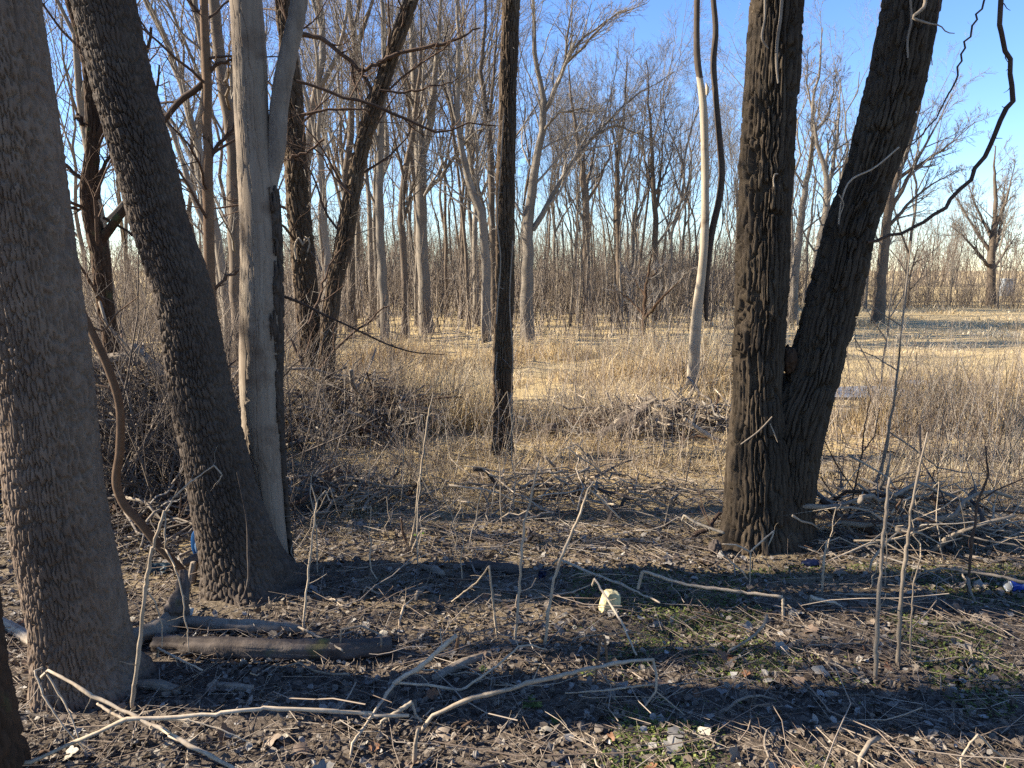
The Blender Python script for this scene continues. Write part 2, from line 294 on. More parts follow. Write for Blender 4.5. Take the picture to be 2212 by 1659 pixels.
# ------------------------------------------------------------------ branching
def children(rs, P, R, c, N, lr, ang, rr, up, wig, t0=0.25, t1=1.0, length=None, taper=0.35, rmin=0.0015):
    """c branches on every polyline of P (M,N0,3); returns (M*c, N, 3), radii."""
    M, N0, _ = P.shape; t = t0 + (t1 - t0) * ((np.arange(c)[None] + rs.rand(M, c)) / c); f = np.clip(t * (N0 - 1), 0, N0 - 1.001); i = f.astype(int); w = (f - i)[..., None]
    m = np.arange(M)[:, None]; p0 = P[m, i] * (1 - w) + P[m, i + 1] * w; tg = nrm(P[m, i + 1] - P[m, i]); r0 = (R[m, i] * (1 - w[..., 0]) + R[m, i + 1] * w[..., 0]) * rr
    if length is None:
        L = np.linalg.norm(np.diff(P, axis=1), axis=2).sum(1)[:, None] * lr * (1.15 - 0.6 * t)
    else: L = length * (1.15 - 0.5 * t)
    L = L * rs.uniform(0.65, 1.25, L.shape)
    q = rs.normal(size=(M, c, 3)); q -= tg * (q * tg).sum(-1, keepdims=True); q = nrm(q)
    a = ang * rs.uniform(0.7, 1.3, (M, c, 1)); d = tg * np.cos(a) + q * np.sin(a)
    p0 = p0.reshape(-1, 3); d = d.reshape(-1, 3); L = L.reshape(-1, 1); r0 = np.maximum(r0.reshape(-1), rmin)
    out = [p0]; cur = p0
    for k in range(N - 1):
        d = nrm(d + rs.normal(size=d.shape) * wig + np.array([0, 0, up])); cur = cur + d * L / (N - 1); out.append(cur)
    return np.stack(out, 1), r0[:, None] * np.linspace(1, taper, N)[None]
def crown_into(bag, rs, P, R, levels):
    for lv in levels:
        k = lv.pop('k', 3); P, R = children(rs, P, R, **lv); bag.tube(P, R, k)
    return P, R
def poly(rows, D, n): p = px_path(rows, D, n); return p[None, :, :3], p[None, :, 3]
def with_base(path, dz=0.12):                         # run a trunk a little into the ground
    p = path.copy(); z = gz(p[0, 0], p[0, 1]); d = nrm(p[0, :3] - p[3, :3]); q = p[0].copy(); q[:3] += d * max(0.02, (q[2] - z + dz) / max(0.3, -d[2])); return np.vstack([q, p])
def hero(name, label, rows, D, sides, rows_n, bark, mat, seed, **kw):
    path = with_base(px_path(rows, D, rows_n)); b = path[0, :3]; t = thing(name, label, 'tree', (b[0], b[1], gz(b[0], b[1])))
    V, F, _ = trunk_geo(path, sides, bark, seed, **kw); link('trunk', mk_mesh('trunk', V - np.array(t.location), F, mat), t)
    return t, path
def off(t): return np.array(t.location)
def limb(t, rows, D, mat, k=8, n=12, name='branch', twigs=None, rs=None, wig=0.0):
    P, R = poly(rows, D, n)
    if wig:
        r_ = np.random.RandomState(int(abs(rows[0][0] * 7 + rows[0][1])) % 9999); P = P + r_.normal(size=P.shape) * wig * np.linspace(0.2, 1, n)[None, :, None]
    b = Bag().tube(P - off(t), R, k)
    if twigs:
        crown_into(b, rs, P - off(t), R, [dict(x) for x in twigs])
    return link(name, b.mesh(name, mat), t)
def top_crown(t, path, seed, mat, n1=7, length=2.6, zmin=3.6):
    """bare limbs above the picture's upper edge, part 'crown'"""
    rs = np.random.RandomState(seed); P = path[None, :, :3] - off(t); R = path[None, :, 3]
    top = P[:, -1:]; d = nrm(P[:, -1] - P[:, -8]); ext = np.concatenate([top[:, 0][:, None] + d[:, None] * s + np.array([0, 0, 0.15 * s * s / 4]) for s in np.linspace(0, 4.0, 9)], 1); ER = R[:, -1:] * np.linspace(1, 0.35, 9)[None]
    b = Bag().tube(ext, ER, 8)
    P1, R1 = children(rs, ext, ER, n1, 8, 0, 0.75, 0.5, 0.10, 0.12, 0.15, 1.0, length); b.tube(P1, R1, 5)
    crown_into(b, rs, P1, R1, [dict(c=5, N=6, lr=0.55, ang=0.7, rr=0.55, up=0.05, wig=0.15), dict(c=5, N=4, lr=0.5, ang=0.7, rr=0.5, up=0.04, wig=0.2), dict(c=3, N=2, lr=0.5, ang=0.7, rr=0.5, up=0.02, wig=0.2, rmin=0.0012)])
    return link('crown', b.mesh('crown', mat), t)
TW = [dict(c=5, N=5, lr=0.42, ang=0.8, rr=0.55, up=0.03, wig=0.16, rmin=0.002), dict(c=4, N=4, lr=0.5, ang=0.75, rr=0.6, up=0.02, wig=0.2, rmin=0.0015)]
RS = np.random.RandomState(12)

# --- left tree, thick straight bark
t1, p1 = hero('tree', 'thick grey-brown trunk with fine flaky bark filling the left edge of the view',
  [(205, 1512, 205), (190, 1470, 192), (165, 1306, 185), (124, 1086, 184), (94, 820, 183), (56, 533, 180), (20, 260, 178), (-16, 0, 174), (-60, -330, 168)], 2.78, 190, 400,
  ('plate', 0.0125, 6.0, 0.0105), M_ash, 3, flare=0.2, fl_h=0.12)
top_crown(t1, p1, 5, M_twigd)
# --- corner trunk
tc_, pc_ = hero('tree', 'dark mossy trunk just showing in the bottom corner beneath the thick left tree',
  [(-10, 1705, 118), (-22, 1600, 105), (-45, 1450, 100), (-80, 1150, 98), (-125, 800, 95), (-190, 300, 92), (-260, -300, 88)], 2.18, 90, 160, ('ridge', 0.02, 4, 0.012), M_dark, 4, flare=0.1)
top_crown(tc_, pc_, 6, M_twigd)
# --- leaning tree
t2, p2 = hero('tree', 'dark leaning trunk with plated bark pressed against the barkless dead trunk',
  [(546, 1312, 214), (541, 1290, 200), (524, 1220, 166), (489, 1096, 140), (459, 960, 127), (433, 845, 124), (411, 715, 117), (387, 600, 115), (352, 500, 113), (314, 350, 117), (268, 190, 119), (223, 0, 119), (150, -330, 116)], 3.72, 190, 400,
  ('plate', 0.0175, 3.4, 0.013), M_lean, 7, flare=0.2, fl_h=0.10)
top_crown(t2, p2, 7, M_twigd)
def surface_vine(t, rows, D, mat, name='vine', k=5, n=16): return limb(t, rows, D, mat, k, n, name)
surface_vine(t2, [(512, 1020, 3), (522, 1065, 4), (533, 1120, 5), (536, 1200, 6), (537, 1250, 6), (520, 1300, 5), (480, 1330, 4)], 3.47, M_log)
M_limb = bark_mat('mottled_limb', [(0.3, (0.075, 0.06, 0.045)), (0.5, (0.16, 0.13, 0.10)), (0.8, (0.28, 0.235, 0.18))], 26, 9, 0.8, 0.006)
# --- dead barkless trunk with a living-looking side limb and hanging bark
t3, p3 = hero('dead_tree', 'barkless pale dead trunk with a strip of dark bark down one side',
  [(603, 1300, 76), (596, 1250, 70), (585, 1150, 66), (576, 1050, 70), (566, 950, 80), (562, 850, 84), (562, 700, 84), (562, 560, 80), (558, 440, 78), (550, 333, 73), (543, 230, 71), (540, 133, 70), (531, 0, 68), (505, -330, 62)], 3.95, 130, 330,
  ('check', 0.045, 9, 0.006), M_wood, 11, flare=0.04)
limb(t3, [(574, 470, 20), (583, 400, 32), (597, 320, 38), (603, 230, 39), (620, 130, 39), (640, 40, 37), (655, -60, 34), (690, -300, 28)], 3.95, M_limb, 22, 60, 'limb', None, None, 0.0025)
def bark_patch(t, path, seed, th0, th1, s0, s1, cover, depth=0.016):
    V, F, (TH, SS) = trunk_geo(path, 90, ('ridge', 0.022, 4, 0.014), seed, theta=(th0, th1), offset=0.012)
    n = len(path); q = SS / SS.max(); u = (TH - th0) / (th1 - th0)
    edge = 0.22 + 0.5 * fbm(TH * 1.5, SS * 3.2, s=seed, o=4) * cover + 0.12 * vn(TH * 30, SS * 12, s=seed + 1)
    keep = (u < (edge * 1.5 - 0.12) * (0.42 + 0.75 * sst(0.10, 0.32, q))) & (q > s0) & (q < s1 + 0.03 * vn(TH * 18, SS * 0, s=seed + 2)); kv = keep.ravel(); F = F[kv[F].all(1)]
    us = np.unique(F); mp_ = np.full(len(V), -1); mp_[us] = np.arange(len(us)); C = np.repeat(path[:, None, :3], 90, 1).reshape(-1, 3)
    Vo, Vi = V[us], V[us] + nrm(C[us] - V[us]) * 0.02; F2 = mp_[F]                 # a shell with thickness
    ed = np.concatenate([F2[:, [0, 1]], F2[:, [1, 2]], F2[:, [2, 3]], F2[:, [3, 0]]]); key = np.sort(ed, 1); _, ix, ct = np.unique(key, axis=0, return_index=True, return_counts=True); be = ed[ix[ct == 1]]
    m = len(us); Fs = np.concatenate([F2, F2[:, ::-1] + m, np.stack([be[:, 1], be[:, 0], be[:, 0] + m, be[:, 1] + m], -1)])
    return link('bark_strip', mk_mesh('bark_strip', np.vstack([Vo, Vi]) - off(t), Fs, M_lean), t)
bark_patch(t3, p3, 31, -0.75, 1.15, 0.0, 0.47, 0.95)
bark_patch(t3, p3, 37, -0.6, 1.0, 0.49, 0.565, 0.8)
limb(t3, [(606, 638, 8), (640, 650, 7), (700, 680, 6), (740, 698, 5), (790, 722, 4.5), (840, 745, 4), (890, 760, 3.5), (960, 766, 2)], 4.0, M_twigd, 6, 22, 'branch', [dict(c=7, N=5, lr=0.16, ang=0.8, rr=0.5, up=0.06, wig=0.15, rmin=0.001), dict(c=3, N=4, lr=0.5, ang=0.8, rr=0.6, up=0.02, wig=0.2, rmin=0.001)], RS)
# --- crooked rusty-dark tree between them
t4, p4 = hero('tree', 'crooked dark rusty tree with forked arms seen between the two thick left trunks',
  [(240, 968, 40), (243, 925, 34), (252, 830, 33), (243, 755, 32), (226, 640, 32), (217, 553, 36), (202, 490, 36), (190, 415, 33), (199, 333, 29), (199, 230, 27), (190, 120, 26), (166, 40, 22), (140, -40, 20), (90, -250, 16)], 6.6, 70, 150, ('ridge', 0.03, 3, 0.012), M_dark, 14, flare=0.2, fl_h=0.2)
for rows in ([(216, 520, 22), (240, 490, 20), (262, 463, 18), (276, 440, 15), (280, 415, 13), (300, 350, 10), (330, 250, 7), (345, 140, 4)], [(208, 300, 14), (225, 265, 14), (240, 242, 13), (262, 215, 11), (300, 160, 9), (330, 60, 6)], [(192, 282, 10), (176, 262, 9), (166, 247, 7)], [(190, 395, 10), (165, 378, 9), (145, 362, 8), (122, 343, 6), (80, 320, 4)], [(212, 430, 8), (215, 390, 9), (232, 350, 8), (252, 315, 6), (262, 290, 4)], [(200, 455, 7), (165, 449, 6), (130, 443, 4)], [(222, 470, 7), (250, 485, 6), (290, 510, 5), (330, 545, 3)]):
    limb(t4, rows, 6.6, M_dark, 8, 14, 'branch', TW, RS, 0.012)
top_crown(t4, p4, 9, M_twigd, 5, 2.0)
# --- curved sapling
t5, p5 = hero('sapling', 'smooth tan curved sapling bowing past the thick left trunk',
  [(408, 1256, 19.2), (395, 1236, 17.6), (337, 1173, 16.0), (300, 1126, 16.8), (268, 1090, 17.6), (253, 1053, 17.6), (259, 970, 16.8), (257, 870, 16.0), (233, 793, 16.0), (200, 720, 16.0), (168, 653, 14.4), (128, 560, 12.8), (84, 400, 11.2), (44, 200, 9.6), (20, 0, 8.0), (0, -200, 6.4)], 3.75, 26, 150, ('smooth', 0.03, 4, 0.003), M_smooth, 16)
limb(t5, [(190, 700, 7), (220, 715, 5), (250, 680, 4), (300, 640, 2)], 3.75, M_smooth, 5, 10)
limb(t5, [(252, 850, 6), (225, 835, 4), (195, 832, 3)], 3.75, M_smooth, 5, 8)
# --- slim straight stem behind the leaning tree
t6, p6 = hero('sapling', 'slim upright tan stem rising between the leaning trunk and the dead trunk',
  [(478, 985, 26), (470, 850, 25), (460, 700, 23), (453, 560, 22), (450, 440, 22), (448, 370, 22), (450, 330, 20), (446, 260, 20), (448, 200, 19), (446, 140, 19), (442, 60, 17), (440, -20, 17), (430, -250, 12)], 5.6, 24, 150, ('smooth', 0.03, 4, 0.005), M_smooth, 17, flare=0.2)
for rows in ([(444, 172, 13), (425, 192, 14), (393, 213, 14), (370, 240, 13), (350, 265, 12), (300, 330, 10)], [(445, 372, 10), (458, 338, 9), (477, 307, 8), (507, 274, 6), (530, 250, 4)], [(450, 160, 9), (470, 138, 8), (494, 131, 6), (520, 110, 4)], [(440, 40, 8), (425, 22, 8), (396, -10, 7)], [(452, 640, 7), (490, 600, 6), (520, 580, 4)]):
    limb(t6, rows, 5.6, M_twigd, 7, 12, 'branch', TW, RS, 0.008)
top_crown(t6, p6, 10, M_twigd, 5, 2.0)
# --- twin rough trunks: one upright behind the dead trunk, one leaning away
t7, p7 = hero('tree', 'rough twin tree behind the dead trunk, one stem upright and one leaning away',
  [(686, 902, 56), (682, 860, 50), (672, 753, 46), (660, 620, 46), (653, 533, 45), (643, 433, 44), (636, 300, 42), (632, 200, 38), (620, 90, 30), (610, 0, 26), (590, -200, 22)], 8.0, 90, 200, ('ridge', 0.045, 4, 0.026), M_shag, 19, flare=0.12)
pl = px_path([(699, 905, 36), (702, 840, 34), (709, 720, 33), (722, 620, 31), (744, 520, 32), (752, 470, 32), (766, 390, 31), (792, 280, 30), (822, 190, 28), (852, 100, 26), (882, 20, 24), (905, -50, 22), (960, -220, 18)], 7.9, 190)
V, F, _ = trunk_geo(pl, 76, ('ridge', 0.04, 4, 0.022), 23); link('leaning_stem', mk_mesh('leaning_stem', V - off(t7), F, M_shag), t7)
for rows, D in (([(625, 52, 12), (650, 70, 11), (700, 88, 10), (740, 120, 9), (780, 153, 9), (806, 208, 8)], 7.9), ([(862, 114, 9), (820, 135, 9), (780, 153, 8)], 7.8), ([(850, 118, 7), (905, 105, 8), (950, 96, 7), (1000, 80, 5), (1040, 60, 3)], 7.8), ([(640, 175, 7), (690, 190, 7), (737, 208, 7), (780, 220, 7), (824, 233, 7), (870, 253, 7), (910, 270, 6), (955, 287, 5), (1000, 272, 4), (1030, 267, 4), (1080, 274, 2)], 7.5), ([(820, 195, 5), (880, 200, 5), (930, 190, 4), (990, 170, 2)], 7.7), ([(760, 420, 6), (720, 380, 5), (690, 330, 4), (640, 300, 3)], 7.7), ([(650, 250, 8), (690, 240, 6), (740, 235, 5), (800, 240, 3)], 7.5), ([(700, 300, 5), (660, 330, 5), (600, 345, 3)], 7.6),
                ([(668, 700, 7), (690, 640, 6), (705, 590, 5), (735, 540, 3)], 7.6), ([(690, 800, 8), (740, 740, 6), (790, 700, 5), (840, 660, 3)], 7.6), ([(684, 850, 7), (640, 760, 6), (615, 700, 4), (600, 640, 3)], 7.5)):
    limb(t7, rows, D, M_twigd, 6, 14, 'branch', TW, RS, 0.012)
b = Bag(); P, R = children(np.random.RandomState(3), p7[None, :, :3], p7[None, :, 3], 130, 5, 0, 1.1, 0.06, -0.1, 0.3, 0.1, 0.95, 0.32, rmin=0.003); b.tube(P - off(t7), R * 0.6, 3)
P, R = children(np.random.RandomState(4), pl[None, :, :3], pl[None, :, 3], 70, 5, 0, 1.1, 0.06, -0.1, 0.3, 0.1, 0.95, 0.3, rmin=0.003); b.tube(P - off(t7), R * 0.6, 3); link('twigs', b.mesh('twigs', M_twig), t7)
limb(t7, [(640, 560, 4), (637, 530, 5), (646, 514, 5), (655, 530, 5), (661, 512, 5), (668, 520, 4), (664, 545, 3)], 7.55, M_stalk, 5, 14, 'vine')
top_crown(t7, p7, 12, M_twigd, 6, 3)
def side_branches(t, path, seed, n, length, t0, t1, mat=M_twigd, rr=0.16):
    q = np.random.RandomState(seed); P = path[None, :, :3] - off(t); R = path[None, :, 3]; P1, R1 = children(q, P, R, n, 9, 0, 0.95, rr, 0.05, 0.16, t0, t1, length, taper=0.3)
    for i in range(n):
        b = Bag().tube(P1[i:i + 1], R1[i:i + 1], 5); crown_into(b, q, P1[i:i + 1], R1[i:i + 1], [dict(c=6, N=6, lr=0.45, ang=0.7, rr=0.55, up=0.04, wig=0.2, rmin=0.0022), dict(c=5, N=5, lr=0.5, ang=0.75, rr=0.6, up=0.02, wig=0.22, rmin=0.0016), dict(c=3, N=3, lr=0.5, ang=0.7, rr=0.6, up=0.02, wig=0.22, rmin=0.0013)]); link('branch', b.mesh('branch', mat), t)
side_branches(t7, p7, 71, 12, 1.5, 0.35, 0.95); side_branches(t7, pl, 72, 12, 1.4, 0.35, 0.95, rr=0.2); side_branches(t6, p6, 73, 9, 1.1, 0.4, 0.95, rr=0.35); side_branches(t4, p4, 74, 10, 1.1, 0.25, 0.95, rr=0.25)
# --- centre trunk
t8, p8 = hero('tree', 'straight brown shaggy-barked trunk standing alone in the middle of the clearing edge',
  [(1085, 996, 52), (1085, 970, 44), (1086, 886, 38), (1086, 753, 37.5), (1090, 653, 38), (1091, 553, 38), (1092, 400, 38), (1096, 267, 35), (1099, 133, 35), (1104, 0, 35), (1112, -250, 33)], 6.45, 100, 280, ('ridge', 0.02, 9, 0.018), M_shag, 26, flare=0.13, fl_h=0.12)
b = Bag(); P, R = children(np.random.RandomState(8), p8[None, :, :3], p8[None, :, 3], 150, 6, 0, 1.0, 0.05, -0.06, 0.3, 0.05, 0.98, 0.22, rmin=0.002); b.tube(P - off(t8), R * 0.7, 3); link('twigs', b.mesh('twigs', M_twig), t8)
for rows in ([(1072, 700, 3), (1076, 640, 3), (1082, 560, 3), (1074, 480, 3), (1080, 380, 3), (1088, 250, 3)], [(1100, 900, 3), (1108, 780, 3), (1101, 650, 3), (1108, 520, 3)], [(1070, 960, 3), (1078, 900, 3), (1070, 820, 3), (1074, 760, 2)]): surface_vine(t8, rows, 6.36, M_stick)
top_crown(t8, p8, 13, M_twigd, 6, 2.4)
# --- pale snag with its dark companion stem
t9, p9 = hero('dead_tree', 'slender pale barkless snag leaning in the clearing with a dark stem alongside',
  [(1492, 872, 27), (1495, 840, 25), (1500, 753, 24), (1508, 653, 21), (1517, 580, 18), (1523, 480, 18), (1523, 400, 17), (1521, 267, 17), (1517, 205, 16), (1511, 165, 13)], 9.2, 40, 160, ('smooth', 0.03, 4, 0.008), M_woodp, 28, flare=0.1)
limb(t9, [(1512, 170, 14), (1508, 147, 15), (1505, 100, 14), (1505, 40, 13), (1506, -20, 13), (1500, -200, 10)], 9.2, M_lean, 10, 16, 'upper_trunk')
limb(t9, [(1519, 600, 4), (1526, 693, 8), (1525, 620, 13), (1531, 553, 14), (1538, 500, 15), (1553, 433, 15), (1559, 383, 15), (1554, 300, 14), (1546, 207, 13), (1541, 133, 14), (1546, 67, 13), (1541, 0, 12), (1535, -150, 10)][1:], 9.25, M_lean, 10, 40, 'dark_stem')
limb(t9, [(1527, 205, 5), (1528, 190, 8), (1526, 182, 4), (1525, 178, 1)], 9.1, M_woodp, 6, 6, 'splinter')
limb(t9, [(1499, 868, 20), (1490, 856, 18), (1478, 846, 14), (1468, 840, 10)], 9.1, M_log, 8, 8, 'root')
# --- twin trunk with deep furrows
t11, pa = hero('tree', 'massive twin-stemmed tree with deeply furrowed bark standing across from the dead trunk',
  [(1637, 1222, 172), (1638, 1200, 158), (1638, 1140, 140), (1637, 1050, 126), (1637, 950, 116), (1637, 843, 96), (1641, 740, 98), (1648, 620, 105), (1651, 500, 106), (1654, 400, 104), (1660, 267, 104), (1669, 133, 103), (1677, 0, 100), (1695, -300, 94)], 4.3, 170, 360,
  ('ridge', 0.026, 15, 0.026), M_cotton, 41, flare=0.22, fl_h=0.13)
pb = px_path([(1690, 1215, 118), (1694, 1106, 104), (1704, 1000, 108), (1722, 900, 118), (1753, 820, 103), (1781, 720, 100), (1802, 640, 100), (1822, 560, 100), (1836, 500, 97), (1864, 417, 94), (1898, 310, 98), (1919, 235, 104), (1942, 150, 108), (1969, 0, 104), (2020, -300, 98)], 4.34, 350)
pb = with_base(pb); V, F, _ = trunk_geo(pb, 165, ('ridge', 0.026, 15, 0.026), 47, flare=0.15, fl_h=0.15); link('leaning_stem', mk_mesh('leaning_stem', V - off(t11), F, M_cotton), t11)
def blob(c, r, n=28, s=1, amp=0.35, fq=3.0):
    th = np.linspace(0, math.pi, n); ph = np.linspace(0, 2 * math.pi, 2 * n, endpoint=False); PH, TH_ = np.meshgrid(ph, th)
    d = np.stack([np.sin(TH_) * np.cos(PH), np.sin(TH_) * np.sin(PH), np.cos(TH_)], -1); k = 1 + amp * (fbm(d[..., 0] * fq + 9, d[..., 1] * fq + 9, d[..., 2] * fq + 9, s, 3) - 0.5) * 2
    V = np.asarray(c) + d * k[..., None] * np.asarray(r); m = 2 * n; i = np.arange(n - 1)[:, None] * m; j = np.arange(m)[None]; j2 = (j + 1) % m
    return V.reshape(-1, 3), np.stack([i + j, i + j2, i + m + j2, i + m + j], -1)[:, :, ::-1].reshape(-1, 4)
c = at(1705, 776, 4.30); V, F = blob(c, (0.045, 0.06, 0.08), s=5); link('burl', mk_mesh('burl', V - off(t11), F, M_dark), t11)
c = at(1545, 1186, 4.15); V, F = blob(c, (0.035, 0.05, 0.05), s=8); link('burl', mk_mesh('burl', V - off(t11), F, M_log), t11)
for rows, D, m in (([(1942, 318, 4), (1888, 363, 4), (1834, 393, 4.5), (1818, 433, 4), (1811, 483, 3)], 4.16, M_stalk), ([(1812, 420, 3), (1822, 440, 3), (1815, 465, 2), (1812, 486, 2)], 4.15, M_stalk), ([(1965, -20, 5), (1968, 50, 5), (1961, 83, 5), (1961, 125, 4)], 4.16, M_stick), ([(1690, -20, 7), (1686, 40, 7), (1679, 90, 7), (1678, 150, 6), (1681, 180, 4)], 4.12, M_stick), ([(1652, -20, 5), (1652, 40, 5), (1648, 90, 5), (1660, 105, 3)], 4.12, M_stick), ([(2000, -20, 8), (1996, 15, 8), (1972, 38, 6), (1990, 46, 6), (2012, 52, 4), (2030, 55, 3), (2046, 70, 2.5), (2062, 72, 2)], 4.1, M_stick), ([(1672, 403, 3), (1671, 385, 3), (1675, 376, 3), (1681, 376, 2)], 4.1, M_stalk),
                   ([(1600, 960, 3), (1640, 930, 4), (1668, 900, 3)], 4.08, M_stick), ([(1680, 955, 2), (1670, 930, 3), (1663, 915, 2)], 4.08, M_stalk)):
    surface_vine(t11, rows, D, m)
top_crown(t11, pa, 15, M_twigd, 7, 3)
# hanging dead limbs and vines at the right
def vine_thing(name, label, cat, rows, D, mat, k=7, n=36, wig=0.006, twigs=None):
    P, R = poly(rows, D, n); r_ = np.random.RandomState(n + int(rows[0][0])); P = P + r_.normal(size=P.shape) * wig
    o0 = P[0, -1].copy(); b = Bag().tube(P - o0, R, k)
    if twigs: crown_into(b, r_, P - o0, R, [dict(x) for x in twigs])
    return tag(link(name, b.mesh(name, mat), None, o0), label, cat)
vine_thing('hanging_limb', 'long dark limb sweeping down through the sky to the furrowed leaning stem', 'branch', [(2150, -300, 12), (2160, -20, 11), (2158, 40, 10.5), (2168, 93, 10), (2180, 133, 10), (2185, 180, 10), (2190, 205, 11), (2170, 247, 11), (2150, 290, 10), (2130, 333, 10), (2100, 385, 9), (2050, 440, 8.5), (1980, 487, 7.5), (1930, 505, 7), (1870, 524, 7)], 4.2, M_twigd, twigs=[dict(c=14, N=4, lr=0.03, ang=0.9, rr=0.3, up=0.0, wig=0.3, rmin=0.001)])
vine_thing('hanging_vine', 'thin dark vine slanting down across the blue sky beside the sweeping limb', 'vine', [(2140, -150, 5), (2128, 0, 4.5), (2100, 55, 4.5), (2080, 113, 4.5), (2060, 180, 4), (2040, 220, 3.5), (2010, 270, 3), (1950, 330, 3)], 4.25, M_twigd, 5)
vine_thing('hanging_vine', 'short thin vine hanging straight down next to the leaning furrowed stem', 'vine', [(2032, -120, 3), (2029, 0, 3), (2022, 55, 3), (2019, 90, 2.5), (2012, 135, 2)], 4.2, M_twigd, 4, 14)

# ------------------------------------------------------------------ trees of the wood behind
def wood_tree_meshes(seed, H, r, fork=0.35, nl=7, mat=None, tw=None, spread=0.5, dense=1.0):
    """trunk mesh + crown mesh of a bare tree standing at the origin"""
    rs = np.random.RandomState(seed); n = 14; z = np.linspace(-0.1, H, n)
    wx = np.cumsum(rs.normal(0, 0.018 * H, n)) * np.linspace(0, 1, n); wy = np.cumsum(rs.normal(0, 0.018 * H, n)) * np.linspace(0, 1, n)
    P = np.stack([wx, wy, z], -1)[None]; R = (r * (1 - 0.85 * np.linspace(0, 1, n) ** 1.1))[None]; R[0, 0] *= 1.35
    bt = Bag().tube(P, R, 9); bc = Bag()
    P1, R1 = children(rs, P, R, nl, 9, 0, spread, 0.68, 0.10, 0.09, fork, 0.95, H * 0.52, taper=0.25); bt.tube(P1, R1, 6)
    A = [dict(c=int(6 * dense), N=6, lr=0.5, ang=0.62, rr=0.5, up=0.07, wig=0.12, rmin=0.006, k=4), dict(c=int(6 * dense), N=5, lr=0.5, ang=0.65, rr=0.55, up=0.05, wig=0.16, rmin=0.0045), dict(c=6, N=2, lr=0.55, ang=0.6, rr=0.6, up=0.05, wig=0.18, rmin=0.0035)]
    crown_into(bc, rs, P1, R1, A)
    crown_into(bc, rs, P, R, [dict(c=9, N=5, lr=0.12, ang=1.0, rr=0.18, up=0.06, wig=0.2, t0=0.12, t1=0.7, rmin=0.006), dict(c=5, N=4, lr=0.5, ang=0.7, rr=0.6, up=0.03, wig=0.2, rmin=0.004)])
    return bt.mesh('trunk', mat or M_grey), bc.mesh('crown', tw or M_twig)
PROTO = [wood_tree_meshes(100 + i, H, r, f, nl, m, M_twig, sp) for i, (H, r, f, nl, m, sp) in enumerate([
    (11.5, 0.12, 0.30, 6, M_grey, 0.38), (12.5, 0.14, 0.42, 6, M_grey, 0.34), (10.0, 0.10, 0.22, 6, M_grey, 0.45), (12.0, 0.11, 0.5, 7, M_grey2, 0.40), (9.0, 0.09, 0.2, 7, M_grey, 0.5), (11.0, 0.11, 0.35, 5, M_grey, 0.33), (8.0, 0.11, 0.18, 8, M_grey2, 0.7), (11.0, 0.07, 0.45, 7, M_grey2, 0.34), (10.0, 0.06, 0.3, 6, M_grey, 0.3)])]
def plant_tree(proto, x, y, s, rz, label, group, tilt=0.0, sz=1.0):
    z = gz(x, y); t = thing('tree', label, 'tree', (x, y, z), group); t.rotation_euler = (tilt, tilt * 0.6, rz); t.scale = (s, s, s * sz)
    for nm, me in zip(('trunk', 'crown'), proto): link(nm, me, t)
    return t
# traced trees: trunk and main limbs follow the photograph, finer branches grow from them
def traced_tree(label, D, trunk, limbs, mat, seed, dense=1.0, group=None):
    rs = np.random.RandomState(seed); path = with_base(px_path(trunk, D, 26), 0.1); b0 = path[0, :3]
    t = thing('tree', label, 'tree', (b0[0], b0[1], gz(b0[0], b0[1])), group); o0 = off(t)
    bt, bc = Bag(), Bag(); P = path[None, :, :3] - o0; R = path[None, :, 3]; j = rs.normal(size=P.shape) * 0.012 * np.array([1, 1, 0.3]); P = P + j; bt.tube(P, R, 10)
    lp, lr_ = [], []
    for i, l in enumerate(limbs):
        pp = px_path(l, D, 12); pp[:, 1] += np.linspace(0, 1, 12) * rs.uniform(-1.2, 1.2); lp.append(pp[:, :3] - o0 + rs.normal(size=(12, 3)) * 0.015); lr_.append(pp[:, 3] * np.linspace(1, 0.45, 12))
    if lp:
        LP, LR = np.stack(lp), np.stack(lr_); bt.tube(LP, LR, 7)
        crown_into(bc, rs, LP, LR, [dict(c=int(10 * dense), N=6, lr=0.36, ang=0.55, rr=0.5, up=0.10, wig=0.12, t0=0.12, rmin=0.006 * D / 17, k=4), dict(c=7, N=5, lr=0.5, ang=0.65, rr=0.55, up=0.05, wig=0.16, rmin=0.0045 * D / 17), dict(c=6, N=2, lr=0.6, ang=0.6, rr=0.6, up=0.05, wig=0.18, rmin=0.0035 * D / 17)])
    crown_into(bc, rs, P, R, [dict(c=int(12 * dense), N=7, lr=0.22, ang=0.75, rr=0.28, up=0.09, wig=0.13, t0=0.3, rmin=0.008 * D / 17, k=4), dict(c=6, N=5, lr=0.45, ang=0.7, rr=0.55, up=0.05, wig=0.16, rmin=0.005 * D / 17), dict(c=5, N=2, lr=0.5, ang=0.65, rr=0.6, up=0.05, wig=0.18, rmin=0.0035 * D / 17)])
    link('trunk', bt.mesh('trunk', mat), t); link('crown', bc.mesh('crown', M_twig), t)
    return t
traced_tree('pale grey forked trunk, thickest of the wood, between the leaning stem and centre trunk', 19.5, [(921, 712, 34), (917, 640, 27), (912, 540, 25), (909, 400, 24), (907, 335, 25), (897, 200, 18), (890, 60, 14), (885, -60, 10), (880, -250, 4)],
    [[(908, 340, 20), (925, 300, 18), (940, 220, 17), (948, 120, 14), (955, 20, 10), (970, -150, 4)], [(912, 425, 9), (945, 395, 10), (1000, 330, 9), (1040, 295, 7), (1070, 285, 3)], [(895, 190, 10), (925, 150, 9), (945, 90, 7), (960, 0, 4)], [(899, 240, 9), (880, 190, 8), (860, 130, 6), (850, 40, 3)]], M_grey, 201)
